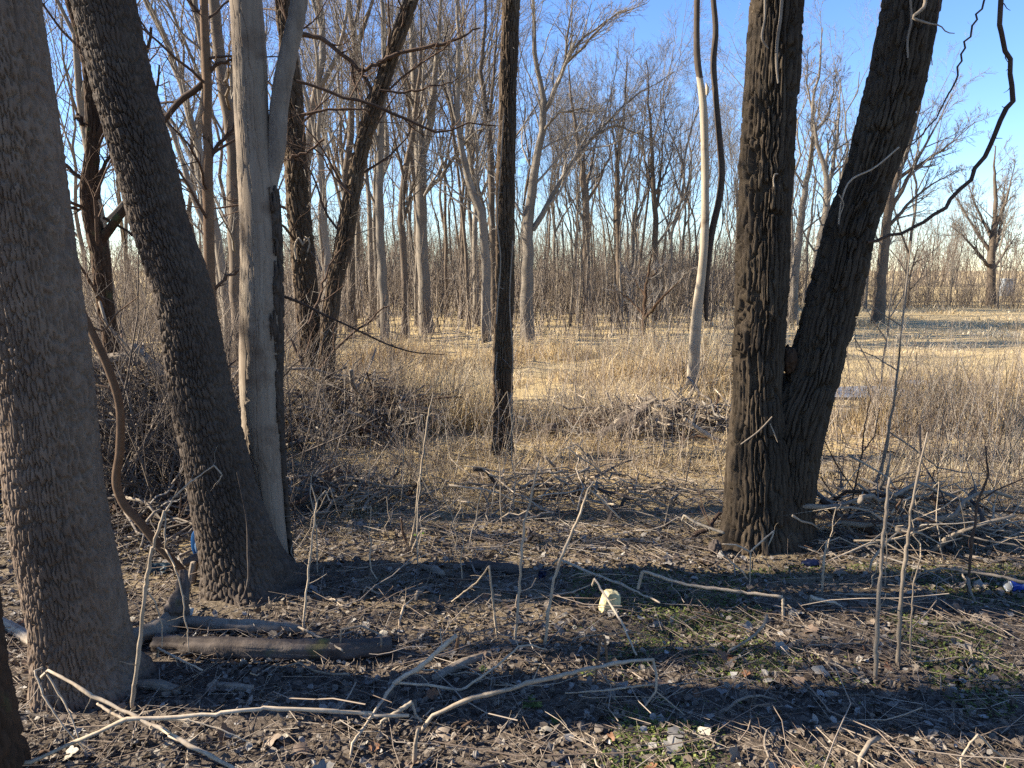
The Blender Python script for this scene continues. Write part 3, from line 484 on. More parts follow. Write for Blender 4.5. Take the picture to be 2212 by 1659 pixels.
traced_tree('slim grey trunk with slight sway just right of the dark leaning stem', 16.5, [(833, 748, 24), (829, 650, 19), (824, 560, 18), (820, 440, 17), (822, 280, 14), (832, 180, 12), (828, 60, 10), (820, -150, 4)],
    [[(821, 330, 9), (805, 250, 8), (790, 150, 7), (785, 40, 4)], [(828, 210, 9), (850, 130, 8), (862, 40, 6), (870, -80, 3)]], M_grey, 202)
traced_tree('grey trunk bowing outward beside the thickest pale forked trunk', 17.5, [(876, 728, 20), (874, 640, 15), (871, 540, 15), (867, 470, 15), (872, 400, 14), (885, 320, 12), (895, 260, 9), (905, 180, 7), (910, 60, 5), (915, -80, 2)],
    [[(872, 480, 8), (888, 420, 7), (900, 380, 5), (915, 300, 3)], [(873, 395, 8), (862, 330, 7), (850, 240, 6), (845, 130, 3)]], M_grey2, 203)
traced_tree('bent grey tree curving left as it rises just beside the centre trunk', 16.5, [(1051, 745, 24), (1050, 640, 20), (1047, 520, 19), (1040, 470, 18), (1020, 415, 17), (1003, 350, 14), (992, 290, 12), (988, 200, 11), (990, 80, 8), (985, -60, 5), (980, -200, 2)],
    [[(1045, 490, 8), (1030, 400, 7), (1045, 330, 6), (1058, 250, 3)], [(992, 270, 8), (975, 220, 7), (970, 120, 6), (960, 20, 3)], [(989, 190, 6), (1010, 140, 5), (1030, 80, 3)]], M_grey, 204)
traced_tree('forked grey tree with parallel stems partly hidden by the centre trunk', 18.5, [(1069, 720, 18), (1066, 560, 15), (1062, 440, 14), (1058, 300, 13), (1046, 215, 11), (1040, 150, 9), (1048, 60, 7), (1045, -80, 3)],
    [[(1057, 260, 9), (1066, 180, 8), (1072, 100, 7), (1080, 0, 4)], [(1058, 320, 7), (1048, 240, 5), (1020, 180, 3)]], M_grey2, 205)
traced_tree('big spreading grey tree with two long limbs reaching out over the clearing', 17.0, [(1139, 740, 34), (1138, 640, 27), (1140, 540, 24), (1147, 440, 21), (1160, 340, 17), (1172, 275, 15), (1176, 240, 15), (1165, 180, 11), (1155, 110, 10), (1152, 40, 8), (1148, -100, 4)],
    [[(1174, 245, 12), (1198, 195, 12), (1215, 150, 11), (1238, 110, 9), (1275, 75, 7), (1330, 40, 5), (1390, 15, 3)], [(1206, 178, 8), (1224, 120, 8), (1226, 60, 6), (1240, -20, 4)], [(1150, 500, 13), (1172, 460, 13), (1200, 405, 12), (1235, 350, 11), (1275, 300, 10), (1320, 255, 9), (1360, 215, 7), (1410, 180, 5), (1462, 150, 3)], [(1280, 296, 8), (1330, 272, 7), (1370, 285, 5), (1420, 310, 3)], [(1225, 135, 7), (1260, 110, 6), (1300, 70, 5), (1350, 50, 3)], [(1171, 285, 7), (1210, 250, 6), (1250, 248, 5), (1290, 255, 3)]], M_grey, 206, 1.2)
traced_tree('grey wood tree with a vase of upright limbs beyond the small dark clearing tree', 21.0, [(1269, 690, 20), (1268, 600, 16), (1266, 520, 15), (1263, 410, 14), (1255, 360, 10), (1245, 290, 8), (1235, 210, 5), (1228, 140, 2)],
    [[(1264, 420, 9), (1276, 370, 8), (1292, 300, 7), (1300, 220, 4)], [(1265, 440, 8), (1285, 410, 7), (1310, 350, 5), (1335, 270, 3)], [(1262, 400, 7), (1262, 330, 6), (1270, 250, 4), (1275, 170, 2)]], M_grey2, 207)
traced_tree('slender dark wood tree swaying upward beyond the heap of logs', 22.0, [(1338, 690, 15), (1337, 560, 12), (1333, 430, 11), (1336, 330, 9), (1347, 260, 7), (1352, 180, 4), (1356, 120, 2)], [[(1334, 420, 7), (1352, 370, 6), (1372, 300, 4), (1385, 220, 2)], [(1335, 350, 6), (1322, 280, 5), (1318, 200, 3)]], M_grey2, 208)
traced_tree('wood tree with a bundle of steep parallel limbs left of the pale snag', 23.0, [(1417, 690, 18), (1416, 580, 14), (1415, 470, 12), (1410, 380, 10), (1407, 300, 7), (1400, 200, 4), (1398, 130, 2)], [[(1415, 470, 8), (1425, 400, 7), (1432, 320, 5), (1440, 220, 3)], [(1412, 410, 7), (1398, 350, 6), (1390, 260, 3)], [(1413, 430, 7), (1440, 360, 5), (1462, 280, 3)]], M_grey2, 209)
traced_tree('tall pale tree with fanned twigs in the gap of the twin trunk', 22.0, [(1712, 690, 24), (1716, 600, 19), (1722, 540, 17), (1736, 440, 14), (1745, 380, 12), (1758, 290, 9), (1756, 230, 7), (1770, 150, 5), (1777, 60, 2)], [[(1757, 290, 8), (1785, 255, 7), (1805, 205, 5), (1815, 140, 3)], [(1746, 375, 7), (1738, 310, 5), (1735, 240, 3)], [(1757, 240, 5), (1745, 180, 4), (1750, 100, 2)]], M_grey, 210)
traced_tree('leaning pale tree whose limbs fan up behind the furrowed leaning stem', 21.0, [(1752, 700, 24), (1762, 600, 20), (1772, 520, 18), (1786, 440, 15), (1782, 370, 11), (1765, 310, 8), (1758, 260, 4)], [[(1786, 440, 12), (1800, 380, 11), (1820, 300, 10), (1832, 230, 7), (1842, 150, 3)], [(1783, 390, 8), (1795, 320, 7), (1812, 270, 4)]], M_grey, 211)
traced_tree('wide fan-crowned tree standing right of the furrowed leaning stem', 22.0, [(1896, 700, 30), (1902, 620, 24), (1908, 553, 22), (1916, 480, 19), (1926, 417, 16), (1945, 360, 13), (1966, 307, 10), (1980, 250, 7), (1995, 190, 3)], [[(1920, 460, 11), (1950, 400, 10), (1985, 330, 8), (2020, 260, 5), (2050, 200, 2)], [(1925, 430, 10), (1930, 350, 8), (1940, 270, 6), (1950, 190, 3)], [(1935, 390, 9), (1990, 350, 8), (2040, 310, 5), (2080, 270, 2)], [(1912, 500, 9), (1960, 440, 8), (2010, 400, 6), (2060, 370, 3)]], M_grey2, 212, 1.2)
traced_tree('round-crowned pale tree alone at the far right of the field', 34.0, [(2140, 668, 22), (2141, 600, 17), (2142, 540, 15), (2148, 490, 11), (2150, 420, 8), (2148, 350, 4), (2150, 315, 2)], [[(2141, 545, 9), (2115, 500, 8), (2090, 450, 6), (2065, 400, 3)], [(2142, 560, 8), (2170, 500, 8), (2190, 440, 6), (2205, 380, 3)], [(2146, 500, 8), (2165, 430, 7), (2175, 360, 3)], [(2144, 520, 8), (2125, 440, 6), (2115, 370, 3)], [(2141, 580, 8), (2100, 545, 7), (2055, 510, 5), (2020, 490, 2)], [(2141, 590, 7), (2190, 540, 6), (2230, 500, 3)]], M_grey2, 213, 1.1)
traced_tree('small dark open-branched tree standing by itself in the clearing', 15.3, [(1389, 762, 15), (1390, 720, 11), (1393, 670, 9), (1394, 640, 8), (1398, 600, 6), (1404, 570, 4), (1408, 545, 2)], [[(1391, 690, 8), (1412, 660, 7), (1432, 630, 6), (1455, 600, 4), (1470, 580, 2)], [(1391, 680, 6), (1370, 655, 5), (1345, 635, 4), (1320, 625, 2)], [(1394, 640, 5), (1383, 610, 4), (1370, 580, 2)], [(1398, 610, 5), (1420, 590, 4), (1445, 565, 2)]], M_dark, 214, 0.6)
# pale stems behind the slim upright stem
traced_tree('pale grey stem slanting behind the slim upright stem', 11.5, [(500, 830, 20), (492, 700, 19), (470, 520, 18), (448, 400, 17), (430, 320, 16), (400, 217, 15), (365, 105, 14), (335, 40, 12), (305, -20, 11), (250, -200, 6)], [[(365, 110, 9), (350, 60, 8), (330, 0, 7), (310, -80, 4)], [(430, 320, 7), (420, 250, 6), (430, 170, 3)]], M_grey, 221)
traced_tree('thin pale stem crossing low behind the leaning trunk', 12.5, [(505, 800, 15), (480, 640, 14), (455, 520, 13), (440, 480, 13), (412, 405, 13), (392, 340, 12), (372, 280, 11), (345, 235, 10), (310, 150, 8), (290, 40, 6), (270, -80, 4)], [[(410, 400, 6), (385, 380, 5), (360, 330, 3)]], M_grey, 222)
traced_tree('shadowy rough trunk just left of the dead barkless trunk', 9.5, [(520, 870, 34), (515, 700, 30), (508, 480, 28), (500, 300, 27), (492, 217, 26), (470, 110, 25), (463, 0, 24), (445, -200, 18)], [[(495, 240, 8), (520, 180, 7), (560, 120, 4)], [(480, 160, 7), (440, 120, 5), (410, 60, 3)]], M_grey2, 223)
traced_tree('forked pale tree between the twin tree stems', 14.5, [(710, 790, 20), (708, 640, 16), (704, 520, 15), (697, 420, 14), (687, 310, 13), (672, 250, 10), (655, 190, 8), (640, 100, 5)], [[(688, 315, 10), (695, 250, 9), (697, 150, 8), (705, 40, 5), (715, -80, 2)], [(690, 340, 6), (720, 280, 5), (745, 180, 3)]], M_grey, 224)
# the rest of the wood
rs = np.random.RandomState(77)
def px_of(x, y): return CX + FPX * x / (y * cP)
ORD = 'first second third fourth fifth sixth seventh eighth ninth tenth eleventh twelfth thirteenth fourteenth fifteenth sixteenth seventeenth eighteenth nineteenth twentieth'.split()
placed = []
def scatter(n, d0, d1, x0, x1, protos, smin, smax, label, group, mind=1.0):
    """n trees of the wood; each is told apart by its order along the row, read from the left"""
    k = 0; tries = 0; out = []
    while k < n and tries < n * 40:
        tries += 1; D = rs.uniform(d0, d1); px = rs.uniform(x0, x1); p = at(px, 700, D)
        if any((p[0] - a) ** 2 + (D - b) ** 2 < mind * mind for a, b in placed): continue
        placed.append((p[0], D)); s = rs.uniform(smin, smax); out.append((px, plant_tree(PROTO[protos[rs.randint(len(protos))]], p[0], D, s, rs.uniform(0, 6.28), label, group, rs.normal(0, 0.035)))); k += 1
    for i, (px, t) in enumerate(sorted(out, key=lambda q: q[0])): t['label'] = label.replace('#', ORD[i])
scatter(9, 14, 20, -150, 800, [0, 1, 2, 3, 5], 0.75, 1.05, 'bare grey thicket tree behind the left trunks, # from the left', 'trees in the left thicket', 1.2)
GW = 'trees of the wood behind the clearing'
scatter(11, 20, 26, 690, 1080, [0, 2, 5, 7], 0.72, 0.95, 'front-row wood tree seen left of the centre trunk, # from the left', GW, 1.0)
scatter(13, 21, 27, 1110, 1560, [0, 2, 5, 8], 0.5, 0.64, 'front-row wood tree between centre trunk and pale snag, # from the left', GW, 1.0)
scatter(16, 27, 40, -150, 600, [0, 1, 2, 3, 5], 0.8, 1.05, 'back-row wood tree glimpsed through the left trunks, # from the left', GW, 1.1)
scatter(12, 28, 40, 600, 1080, [0, 1, 3, 5], 0.85, 1.05, 'back-row wood tree seen left of the centre trunk, # from the left', GW, 1.1)
scatter(14, 29, 42, 1110, 1640, [0, 2, 5, 7], 0.6, 0.82, 'back-row wood tree between centre trunk and twin trunk, # from the left', GW, 1.2)
scatter(15, 21, 34, 640, 1090, [7, 8, 8], 0.72, 1.0, 'pole-thin wood tree left of the centre trunk, # from the left', GW, 0.7)
scatter(16, 22, 36, 1110, 1640, [7, 8, 8], 0.55, 0.8, 'pole-thin wood tree right of the centre trunk, # from the left', GW, 0.7)
scatter(9, 26, 34, 1590, 1960, [2, 4, 5], 0.62, 0.85, 'sunlit bare tree behind the furrowed twin trunk, # from the left', 'trees behind the twin trunk', 1.3)
scatter(12, 31, 38, 1930, 2400, [4, 6], 0.34, 0.52, 'low dark spreading tree at the shaded field edge, # from the left', 'low trees at the field edge', 1.2)
scatter(20, 55, 80, 1600, 2400, [2, 4, 6], 0.45, 0.7, 'tiny far tree on the horizon beyond the field, # from the left', 'far row of trees on the horizon', 1.5)
scatter(20, 46, 66, 300, 1650, [0, 3, 5], 0.7, 0.95, 'distant tree showing deep inside the wood, # from the left', GW, 1.5)
# ------------------------------------------------------------------ trees standing beyond the left edge, whose shade falls into view
for x, y, s, q, rz, w in ((-5.6, 5.35, 1.15, 3, 0.9, 'nearest to the curved sapling'), (-8.2, 3.75, 0.8, 0, 3.3, 'level with the leaning trunk'), (-12.5, 5.4, 1.1, 7, 2.5, 'farthest out'), (-4.8, 3.35, 0.75, 8, 1.1, 'slim one by the thick trunk'), (-7.4, 4.9, 0.95, 7, 5.2, 'slim one behind the rest')):
    plant_tree(PROTO[q], x, y, s, rz, 'bare tree beyond the left edge of the view, ' + w, 'trees beyond the left edge of the view', sz=0.75)

# ------------------------------------------------------------------ ground cover nobody could count
def stuff(name, label, cat, me): o = link(name, me); o['kind'] = 'stuff'; o['label'] = label; o['category'] = cat; return o
rs = np.random.RandomState(31)
TRK = [(p[0, 0], p[0, 1], 1.25 * p[3, 3]) for p in (p1, p2, p3, p8, pa, pb, p7)]
def clear(x, y, pad=0.0):
    k = np.ones(len(x), bool)
    for a, b, r in TRK: k &= (x - a) ** 2 + (y - b) ** 2 > (r + pad) ** 2
    return k
def in_view(x, y, m=120): q = px_of(x, y); return (q > -m) & (q < 2212 + m)
def leaves(n, x0, x1, y0, y1, smin, smax, dens=None):
    x = rs.uniform(x0, x1, n); y = y0 + (y1 - y0) * rs.rand(n) ** 1.25; k = clear(x, y) & in_view(x, y, 200)
    if dens is not None: k &= rs.rand(n) < dens(x, y)
    x, y = x[k], y[k]; n = len(x); z = gh(x, y) + rs.uniform(0.0, 0.022, n); s = rs.uniform(smin, smax, n) * rs.uniform(0.6, 1.3, n); a = rs.uniform(0, 6.28, n)
    L = np.stack([np.cos(a), np.sin(a), rs.normal(0, 0.35, n)], -1); L = nrm(L); up = nrm(np.stack([rs.normal(0, 0.4, n), rs.normal(0, 0.4, n), np.ones(n)], -1)); W = nrm(np.cross(up, L)); N = np.cross(L, W)
    c = np.stack([x, y, z], -1); w = (s * rs.uniform(0.25, 0.5, n))[:, None]; S = s[:, None]; f = (rs.uniform(-0.35, 0.45, n) * s)[:, None]; f2 = (rs.uniform(-0.35, 0.45, n) * s)[:, None]
    j = lambda: rs.uniform(0.6, 1.35, (n, 1))
    V = np.stack([c - L * S * 0.5, c + W * w * j() - L * S * 0.18 + N * f * 0.6, c + W * w * 0.75 * j() + L * S * 0.25 + N * f, c + L * S * 0.5 * j() + N * f2 * 0.6, c - W * w * 0.75 * j() + L * S * 0.22 + N * f2, c - W * w * j() - L * S * 0.2 + N * f2 * 0.5, c], 1); V[:, :, 2] = np.maximum(V[:, :, 2], (gh(V[:, :, 0], V[:, :, 1]) + 0.001))
    i = np.arange(n)[:, None] * 7; F = np.concatenate([i + np.array([[0, 1, 2, 6]]), i + np.array([[6, 2, 3, 4]]), i + np.array([[0, 6, 4, 5]])])
    return V.reshape(-1, 3), F, np.repeat(np.clip(rs.beta(1.6, 2.2, n), 0, 1), 7)
b = Bag(); b.add(*leaves(34000, -3.2, 4.2, 1.7, 4.6, 0.010, 0.040)); b.add(*leaves(12000, -4.5, 6, 4.0, 8.2, 0.015, 0.042, lambda x, y: np.clip(1.35 - (y - 4) / 3.6, 0.05, 1)))
stuff('leaf_litter', 'carpet of small curled brown and grey leaves covering the near ground', 'leaf litter', b.mesh('leaf_litter', M_leaf, False))
# fine twigs and straw bits lying in the litter
def lying(n, x0, x1, y0, y1, l0, l1, r0, r1, N=3, lift=0.03, pw=1.2):
    x = rs.uniform(x0, x1, n); y = y0 + (y1 - y0) * rs.rand(n) ** pw; k = clear(x, y) & in_view(x, y, 200); x, y = x[k], y[k]; n = len(x); a = rs.uniform(0, 6.28, n); L = rs.uniform(l0, l1, n) * rs.uniform(0.5, 1.4, n)
    t = np.linspace(-0.5, 0.5, N)[None]; P = np.stack([x[:, None] + np.cos(a)[:, None] * t * L[:, None], y[:, None] + np.sin(a)[:, None] * t * L[:, None], np.zeros((n, N))], -1)
    P[:, :, :2] += rs.normal(0, 1, (n, N, 2)) * (L * 0.05)[:, None, None]; P[:, :, 2] = gh(P[:, :, 0], P[:, :, 1]) + rs.uniform(0.003, lift, (n, 1)) + np.abs(rs.normal(0, 0.3, (n, 1))) * (t + 0.5) * L[:, None] * 0.35
    return P, (rs.uniform(r0, r1, n)[:, None] * np.ones((1, N))), rs.rand(n)
b = Bag(); P, R, r = lying(15000, -3.5, 4.6, 1.7, 6.5, 0.04, 0.22, 0.0005, 0.0016, 2); b.tube(P, R, 3, r * 0.85); P, R, r = lying(1700, -4.5, 6.5, 2.2, 8.5, 0.2, 0.7, 0.0012, 0.0030, 5, 0.06, 0.9); b.tube(P, R, 3, r * 0.75)
P, R, r = lying(8000, -4.5, 6.5, 4.0, 8.6, 0.08, 0.30, 0.0012, 0.0024, 2, 0.03, 0.8); b.tube(P, R, 3, 0.6 + 0.4 * r)
stuff('litter_twigs', 'scatter of fine broken twigs and straw lying through the leaf litter', 'twigs', b.mesh('litter_twigs', M_weed))
# dry grass: bent ribbons
POOLS = [gnd(1850, 826), gnd(2062, 812)]
def dry(x, y):
    k = np.ones(len(x), bool)
    for c_ in POOLS: k &= ~((np.abs(x - c_[0] * y / c_[1]) < 0.75) & (y > c_[1] - 2.6) & (y < c_[1] + 0.6))
    return k
def blades(x, y, h, bend, w, colr):
    n = len(x); a = rs.uniform(0, 6.28, n); d = np.stack([np.cos(a), np.sin(a), np.zeros(n)], -1); s = np.stack([-np.sin(a + rs.normal(0, 0.5, n)), np.cos(a), np.zeros(n)], -1); z = gh(x, y) - 0.01; c = np.stack([x, y, z], -1)
    h = h[:, None]; bd = (bend[:, None]) * h; Z = np.array([[0, 0, 1.0]]); W = (w[:, None]) * s
    p1_ = c + Z * h * 0.6 + d * bd * 0.3; p2_ = c + Z * (h * (1 - 0.35 * bend[:, None])) + d * bd
    V = np.stack([c - W, c + W, p1_ - W * 0.8, p1_ + W * 0.8, p2_ - W * 0.2, p2_ + W * 0.2], 1); i = np.arange(n)[:, None] * 6
    F = np.concatenate([i + np.array([[0, 1, 3, 2]]), i + np.array([[2, 3, 5, 4]])])
    return V.reshape(-1, 3), F, np.repeat(np.clip(colr, 0, 1), 6)
def grass_zone(n, d0, d1, x0, x1, h0, h1, thr, w, bend=(0.2, 1.0), cn=0.9, base=0.5):
    D = d0 + (d1 - d0) * rs.rand(n); px = rs.uniform(x0, x1, n); x = (px - CX) / FPX * D * cP; y = D; cl = fbm(x * cn, y * cn, s=61, o=3); k = (cl > thr + rs.normal(0, 0.06, n)) & clear(x, y, 0.02) & dry(x, y)
    x, y, cl = x[k], y[k], cl[k]; n = len(x); h = rs.uniform(h0, h1, n) * (0.35 + 1.2 * np.clip((cl - thr) * 4.5, 0, 1)); tone = base + (fbm(x * 0.5, y * 0.5, s=71) - 0.5) * 0.9 + rs.normal(0, 0.16, n)
    return blades(x, y, h, rs.uniform(bend[0], bend[1], n), np.full(n, w) * rs.uniform(0.6, 1.3, n), tone)
b = Bag()
b.add(*grass_zone(30000, 7.4, 11.0, 560, 2260, 0.10, 0.36, 0.46, 0.0042, (0.2, 1.6), 1.3, 0.6))
b.add(*grass_zone(20000, 10.5, 15, 500, 1560, 0.15, 0.5, 0.46, 0.005, (0.2, 1.4), 1.1, 0.5))
b.add(*grass_zone(9000, 10.3, 12.2, 1500, 2260, 0.10, 0.32, 0.46, 0.005, (0.2, 1.4), 1.1, 0.4))
b.add(*grass_zone(22000, 12.5, 28, 600, 2300, 0.03, 0.11, 0.47, 0.010, (0.5, 1.6), 1.4, 0.8))
b.add(*grass_zone(12000, 17, 34, 1500, 2300, 0.04, 0.18, 0.45, 0.013, (0.4, 1.4), 0.7, 0.7))
b.add(*grass_zone(26000, 4.4, 8.4, 700, 2260, 0.03, 0.15, 0.44, 0.0022, (0.8, 1.9), 1.5, 0.62))
b.add(*grass_zone(6000, 7.2, 9.5, 560, 1080, 0.2, 0.6, 0.44, 0.0028, (0.1, 1.0), 1.2))
b.add(*grass_zone(8000, 7.0, 9.6, 1780, 2300, 0.25, 0.6, 0.50, 0.003, (0.1, 0.8), 1.1, 0.3))
stuff('dry_grass', 'tawny dry grass and reeds filling the sunlit clearing', 'grass', b.mesh('dry_grass', M_straw))
# brittle weed stems with side twigs
def weeds(n, d0, d1, x0, x1, h0, h1, r, side=4, thr=0.4, seed=3, lean=0.16, sub=0, cn=0.8):
    q = np.random.RandomState(seed); D = d0 + (d1 - d0) * q.rand(n); px = q.uniform(x0, x1, n); x = (px - CX) / FPX * D * cP; k = (fbm(x * cn, D * cn, s=81 + seed, o=2) > thr + q.normal(0, 0.05, n)) & clear(x, D, 0.02) & dry(x, D); x, y = x[k], D[k]; n = len(x); h = q.uniform(h0, h1, n)
    c = np.stack([x, y, gh(x, y) - 0.02], -1); d = nrm(np.stack([q.normal(0, lean, n), q.normal(0, lean, n), np.ones(n)], -1)); pts = [c]; cur = c
    for i in range(4): d = nrm(d + q.normal(0, 0.10, d.shape)); cur = cur + d * h[:, None] / 4; pts.append(cur)
    P = np.stack(pts, 1); R = (r * q.uniform(0.6, 1.4, n))[:, None] * np.linspace(1, 0.4, 5)[None]; b.tube(P, R, 3, q.rand(n))
    if side:
        P2, R2 = children(q, P, R, side, 3, 0.4, 0.7, 0.6, 0.06, 0.18, 0.3, rmin=0.0009); b.tube(P2, R2, 3, np.repeat(q.rand(n), side))
        if sub: P3, R3 = children(q, P2, R2, sub, 2, 0.45, 0.7, 0.7, 0.04, 0.18, 0.2, rmin=0.0008); b.tube(P3, R3, 3, np.repeat(q.rand(n), side * sub))
b = Bag()
weeds(1400, 7.2, 11.2, 560, 2260, 0.4, 1.2, 0.0035, 4, 0.44, 3, sub=1); weeds(520, 12, 16, 500, 1700, 0.4, 1.1, 0.005, 3, 0.45, 4, sub=1); weeds(620, 4.8, 8.0, 620, 1500, 0.3, 0.95, 0.0026, 4, 0.4, 5, 0.3, sub=2); weeds(560, 4.8, 8.0, 1750, 2300, 0.4, 1.2, 0.003, 4, 0.4, 6, 0.25, sub=2)
stuff('dry_weeds', 'grey-brown brittle weed stems standing among the grass of the clearing', 'weeds', b.mesh('dry_weeds', M_weed))
b = Bag()
weeds(1100, 17, 27, 600, 1720, 0.8, 2.6, 0.011, 3, 0.38, 7, 0.22, 2); weeds(700, 26, 40, 500, 1720, 1.0, 3.2, 0.016, 3, 0.3, 8, 0.25, 2); weeds(380, 30, 40, 1700, 2350, 0.6, 2.0, 0.014, 3, 0.4, 9, 0.3, 2); weeds(600, 10, 24, -120, 700, 0.7, 2.4, 0.008, 4, 0.35, 10, 0.3, 2)
stuff('undergrowth', 'dense twiggy undergrowth at the foot of the wood', 'undergrowth', b.mesh('undergrowth', M_brush))
def clump_mesh(seed, W, H, n):
    q_ = np.random.RandomState(seed); c_ = np.stack([q_.uniform(-W / 2, W / 2, n), q_.uniform(-W / 5, W / 5, n), np.full(n, -0.1)], -1); d = nrm(np.stack([q_.normal(0, 0.25, n), q_.normal(0, 0.25, n), np.ones(n)], -1)); h = q_.uniform(0.35, 1.0, n) * H * (1 - 0.5 * (np.abs(c_[:, 0]) / (W / 2)) ** 2); pts = [c_]; cur = c_
    for i in range(4): d = nrm(d + q_.normal(0, 0.12, d.shape)); cur = cur + d * h[:, None] / 4; pts.append(cur)
    P = np.stack(pts, 1); R = (0.004 * H * q_.uniform(0.6, 1.4, n))[:, None] * np.linspace(1, 0.45, 5)[None]; bb = Bag().tube(P, R, 3, q_.rand(n)); P2, R2 = children(q_, P, R, 5, 4, 0.42, 0.7, 0.6, 0.05, 0.18, 0.15, rmin=0.0015 * H); bb.tube(P2, R2, 3, np.repeat(q_.rand(n), 5)); P3, R3 = children(q_, P2, R2, 3, 3, 0.5, 0.7, 0.7, 0.03, 0.2, 0.2, rmin=0.0011 * H); bb.tube(P3, R3, 3, np.repeat(q_.rand(n), 15))
    return bb.mesh('thicket_clump', M_brush)
CL = [clump_mesh(900 + i, 6.0, 3.0, 110) for i in range(3)]
def clumps(n, d0, d1, x0, x1, s0, s1, label, group, sz=1.0):
    for i in range(n):
        D = rs.uniform(d0, d1); x = at(x0 + (x1 - x0) * (i + rs.uniform(0.2, 0.8)) / n, 650, D)[0]; o = link('thicket_clump', CL[i % 3], None, (x, D, gz(x, D))); s_ = rs.uniform(s0, s1); o.scale = (s_, s_, s_ * sz * rs.uniform(0.8, 1.2)); o.rotation_euler = (0, 0, rs.uniform(-0.5, 0.5) + (3.14 if i % 2 else 0)); tag(o, label.replace('#', ORD[i]), 'thicket', group)
clumps(10, 27, 34, 480, 1660, 0.85, 1.15, 'brown thicket clump low in the wood, # from the left', 'thicket clumps in the wood')
clumps(13, 38, 50, 300, 1760, 1.2, 1.7, 'hazy thicket clump at the back of the wood, # from the left', 'thicket clumps behind the wood', 1.35)
clumps(8, 14, 22, -80, 640, 0.6, 0.9, 'twiggy thicket clump behind the left trunks, # from the left', 'thicket clumps on the left')
clumps(9, 31, 38, 1700, 2330, 0.5, 0.8, 'dark thicket clump along the field edge, # from the left', 'thicket clumps along the field edge')
clumps(20, 62, 90, -60, 2300, 2.0, 2.9, 'far thicket clump on the horizon, # from the left', 'thicket clumps on the horizon', 1.25)
b = Bag()
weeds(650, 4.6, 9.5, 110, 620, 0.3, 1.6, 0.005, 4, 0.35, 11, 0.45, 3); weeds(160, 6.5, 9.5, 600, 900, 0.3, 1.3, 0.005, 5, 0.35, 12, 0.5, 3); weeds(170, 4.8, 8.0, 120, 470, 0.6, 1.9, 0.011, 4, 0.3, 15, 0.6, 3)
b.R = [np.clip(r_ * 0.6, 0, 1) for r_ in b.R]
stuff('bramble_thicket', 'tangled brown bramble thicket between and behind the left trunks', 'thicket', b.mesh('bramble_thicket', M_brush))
# green ground cover in the sun patches on the right
n = 52000; D = 1.9 + 2.0 * rs.rand(n); px = rs.uniform(1180, 2300, n); x = (px - CX) / FPX * D * cP; k = fbm(x * 2.2, D * 2.2, s=91, o=3) > 0.47 + 0.25 * np.clip((1560 - px) / 400, 0, 1) + rs.normal(0, 0.04, n); x, D = x[k], D[k]; n = len(x)
V = []; c = np.stack([x, D, gh(x, D) + rs.uniform(0.002, 0.02, n)], -1); a = rs.uniform(0, 6.28, n); s_ = rs.uniform(0.003, 0.0075, n)[:, None]; L = np.stack([np.cos(a), np.sin(a), rs.normal(0.2, 0.3, n)], -1); W = np.stack([-np.sin(a), np.cos(a), rs.normal(0, 0.3, n)], -1)
V = np.stack([c - L * s_, c + W * s_ * 0.7, c + L * s_, c - W * s_ * 0.7], 1); F = np.arange(n)[:, None] * 4 + np.array([[0, 1, 2, 3]])
stuff('ground_cover', 'low green moss and seedlings greening the ground at the right front', 'ground cover', mk_mesh('ground_cover', V, F, M_green, False, np.repeat(rs.rand(n), 4)))

# ------------------------------------------------------------------ brush piles: every stick a part, stick shapes shared
def stick_mesh(seed, mat, r=0.011, k=6, twigs=1, wig=0.05):
    q = np.random.RandomState(seed); n = 8; P = np.stack([np.linspace(-0.5, 0.5, n), np.cumsum(q.normal(0, wig, n)) * 0.5, np.cumsum(q.normal(0, wig, n)) * 0.5], -1); P[:, 1:] -= P[:, 1:].mean(0)
    R = r * np.linspace(1.15, 0.55, n); P = np.vstack([P[:1], P, P[-1:]]); R = np.r_[R[0] * 0.05, R, R[-1] * 0.05]; P[0, 0] -= 0.002; P[-1, 0] += 0.002
    b = Bag().tube(P[None], R[None], k)
    if twigs: P2, R2 = children(q, P[None, 1:-1], R[None, 1:-1], twigs, 5, 0.3, 0.7, 0.5, 0.0, 0.12, 0.3, 0.9, rmin=0.002); b.tube(P2, R2, 4)
    return b.mesh('stick', mat)
STK = [stick_mesh(500 + i, m, (0.005, 0.008, 0.012)[i % 3], 6, 1 + i % 4, 0.03 + 0.015 * (i % 3)) for i, m in enumerate([M_stick, M_stick, M_log, M_stick, M_twig, M_stick, M_log, M_twigd, M_stick, M_twig, M_stick, M_twigd])]
STKP = [stick_mesh(540 + i, M_stalk, 0.0045, 6, 1 + i % 3, 0.035) for i in range(5)]
def pile(label, cx, cy, ax, ay, hgt, n, l0, l1, seed, meshes, rot=0.0, flat=0.22):
    q = np.random.RandomState(seed); t = thing('brush_pile', label, 'brush pile', (cx, cy, gz(cx, cy)))
    for i in range(n):
        u, v = q.normal(0, 0.42, 2); L = q.uniform(l0, l1); x, y = u * ax, v * ay; mx = hgt * max(0.0, 1 - u * u - v * v); z = 0.03 + mx * q.rand() ** 0.8
        o = link('stick', meshes[q.randint(len(meshes))], t); x_, y_ = x * math.cos(rot) - y * math.sin(rot), x * math.sin(rot) + y * math.cos(rot)
        o.location = (x_, y_, z + gz(cx + x_, cy + y_) - gz(cx, cy)); o.scale = (L, q.uniform(0.8, 1.5), q.uniform(0.8, 1.5)); o.rotation_euler = (q.uniform(0, 6.28), q.normal(0, flat), q.normal(rot, 0.9))
    return t
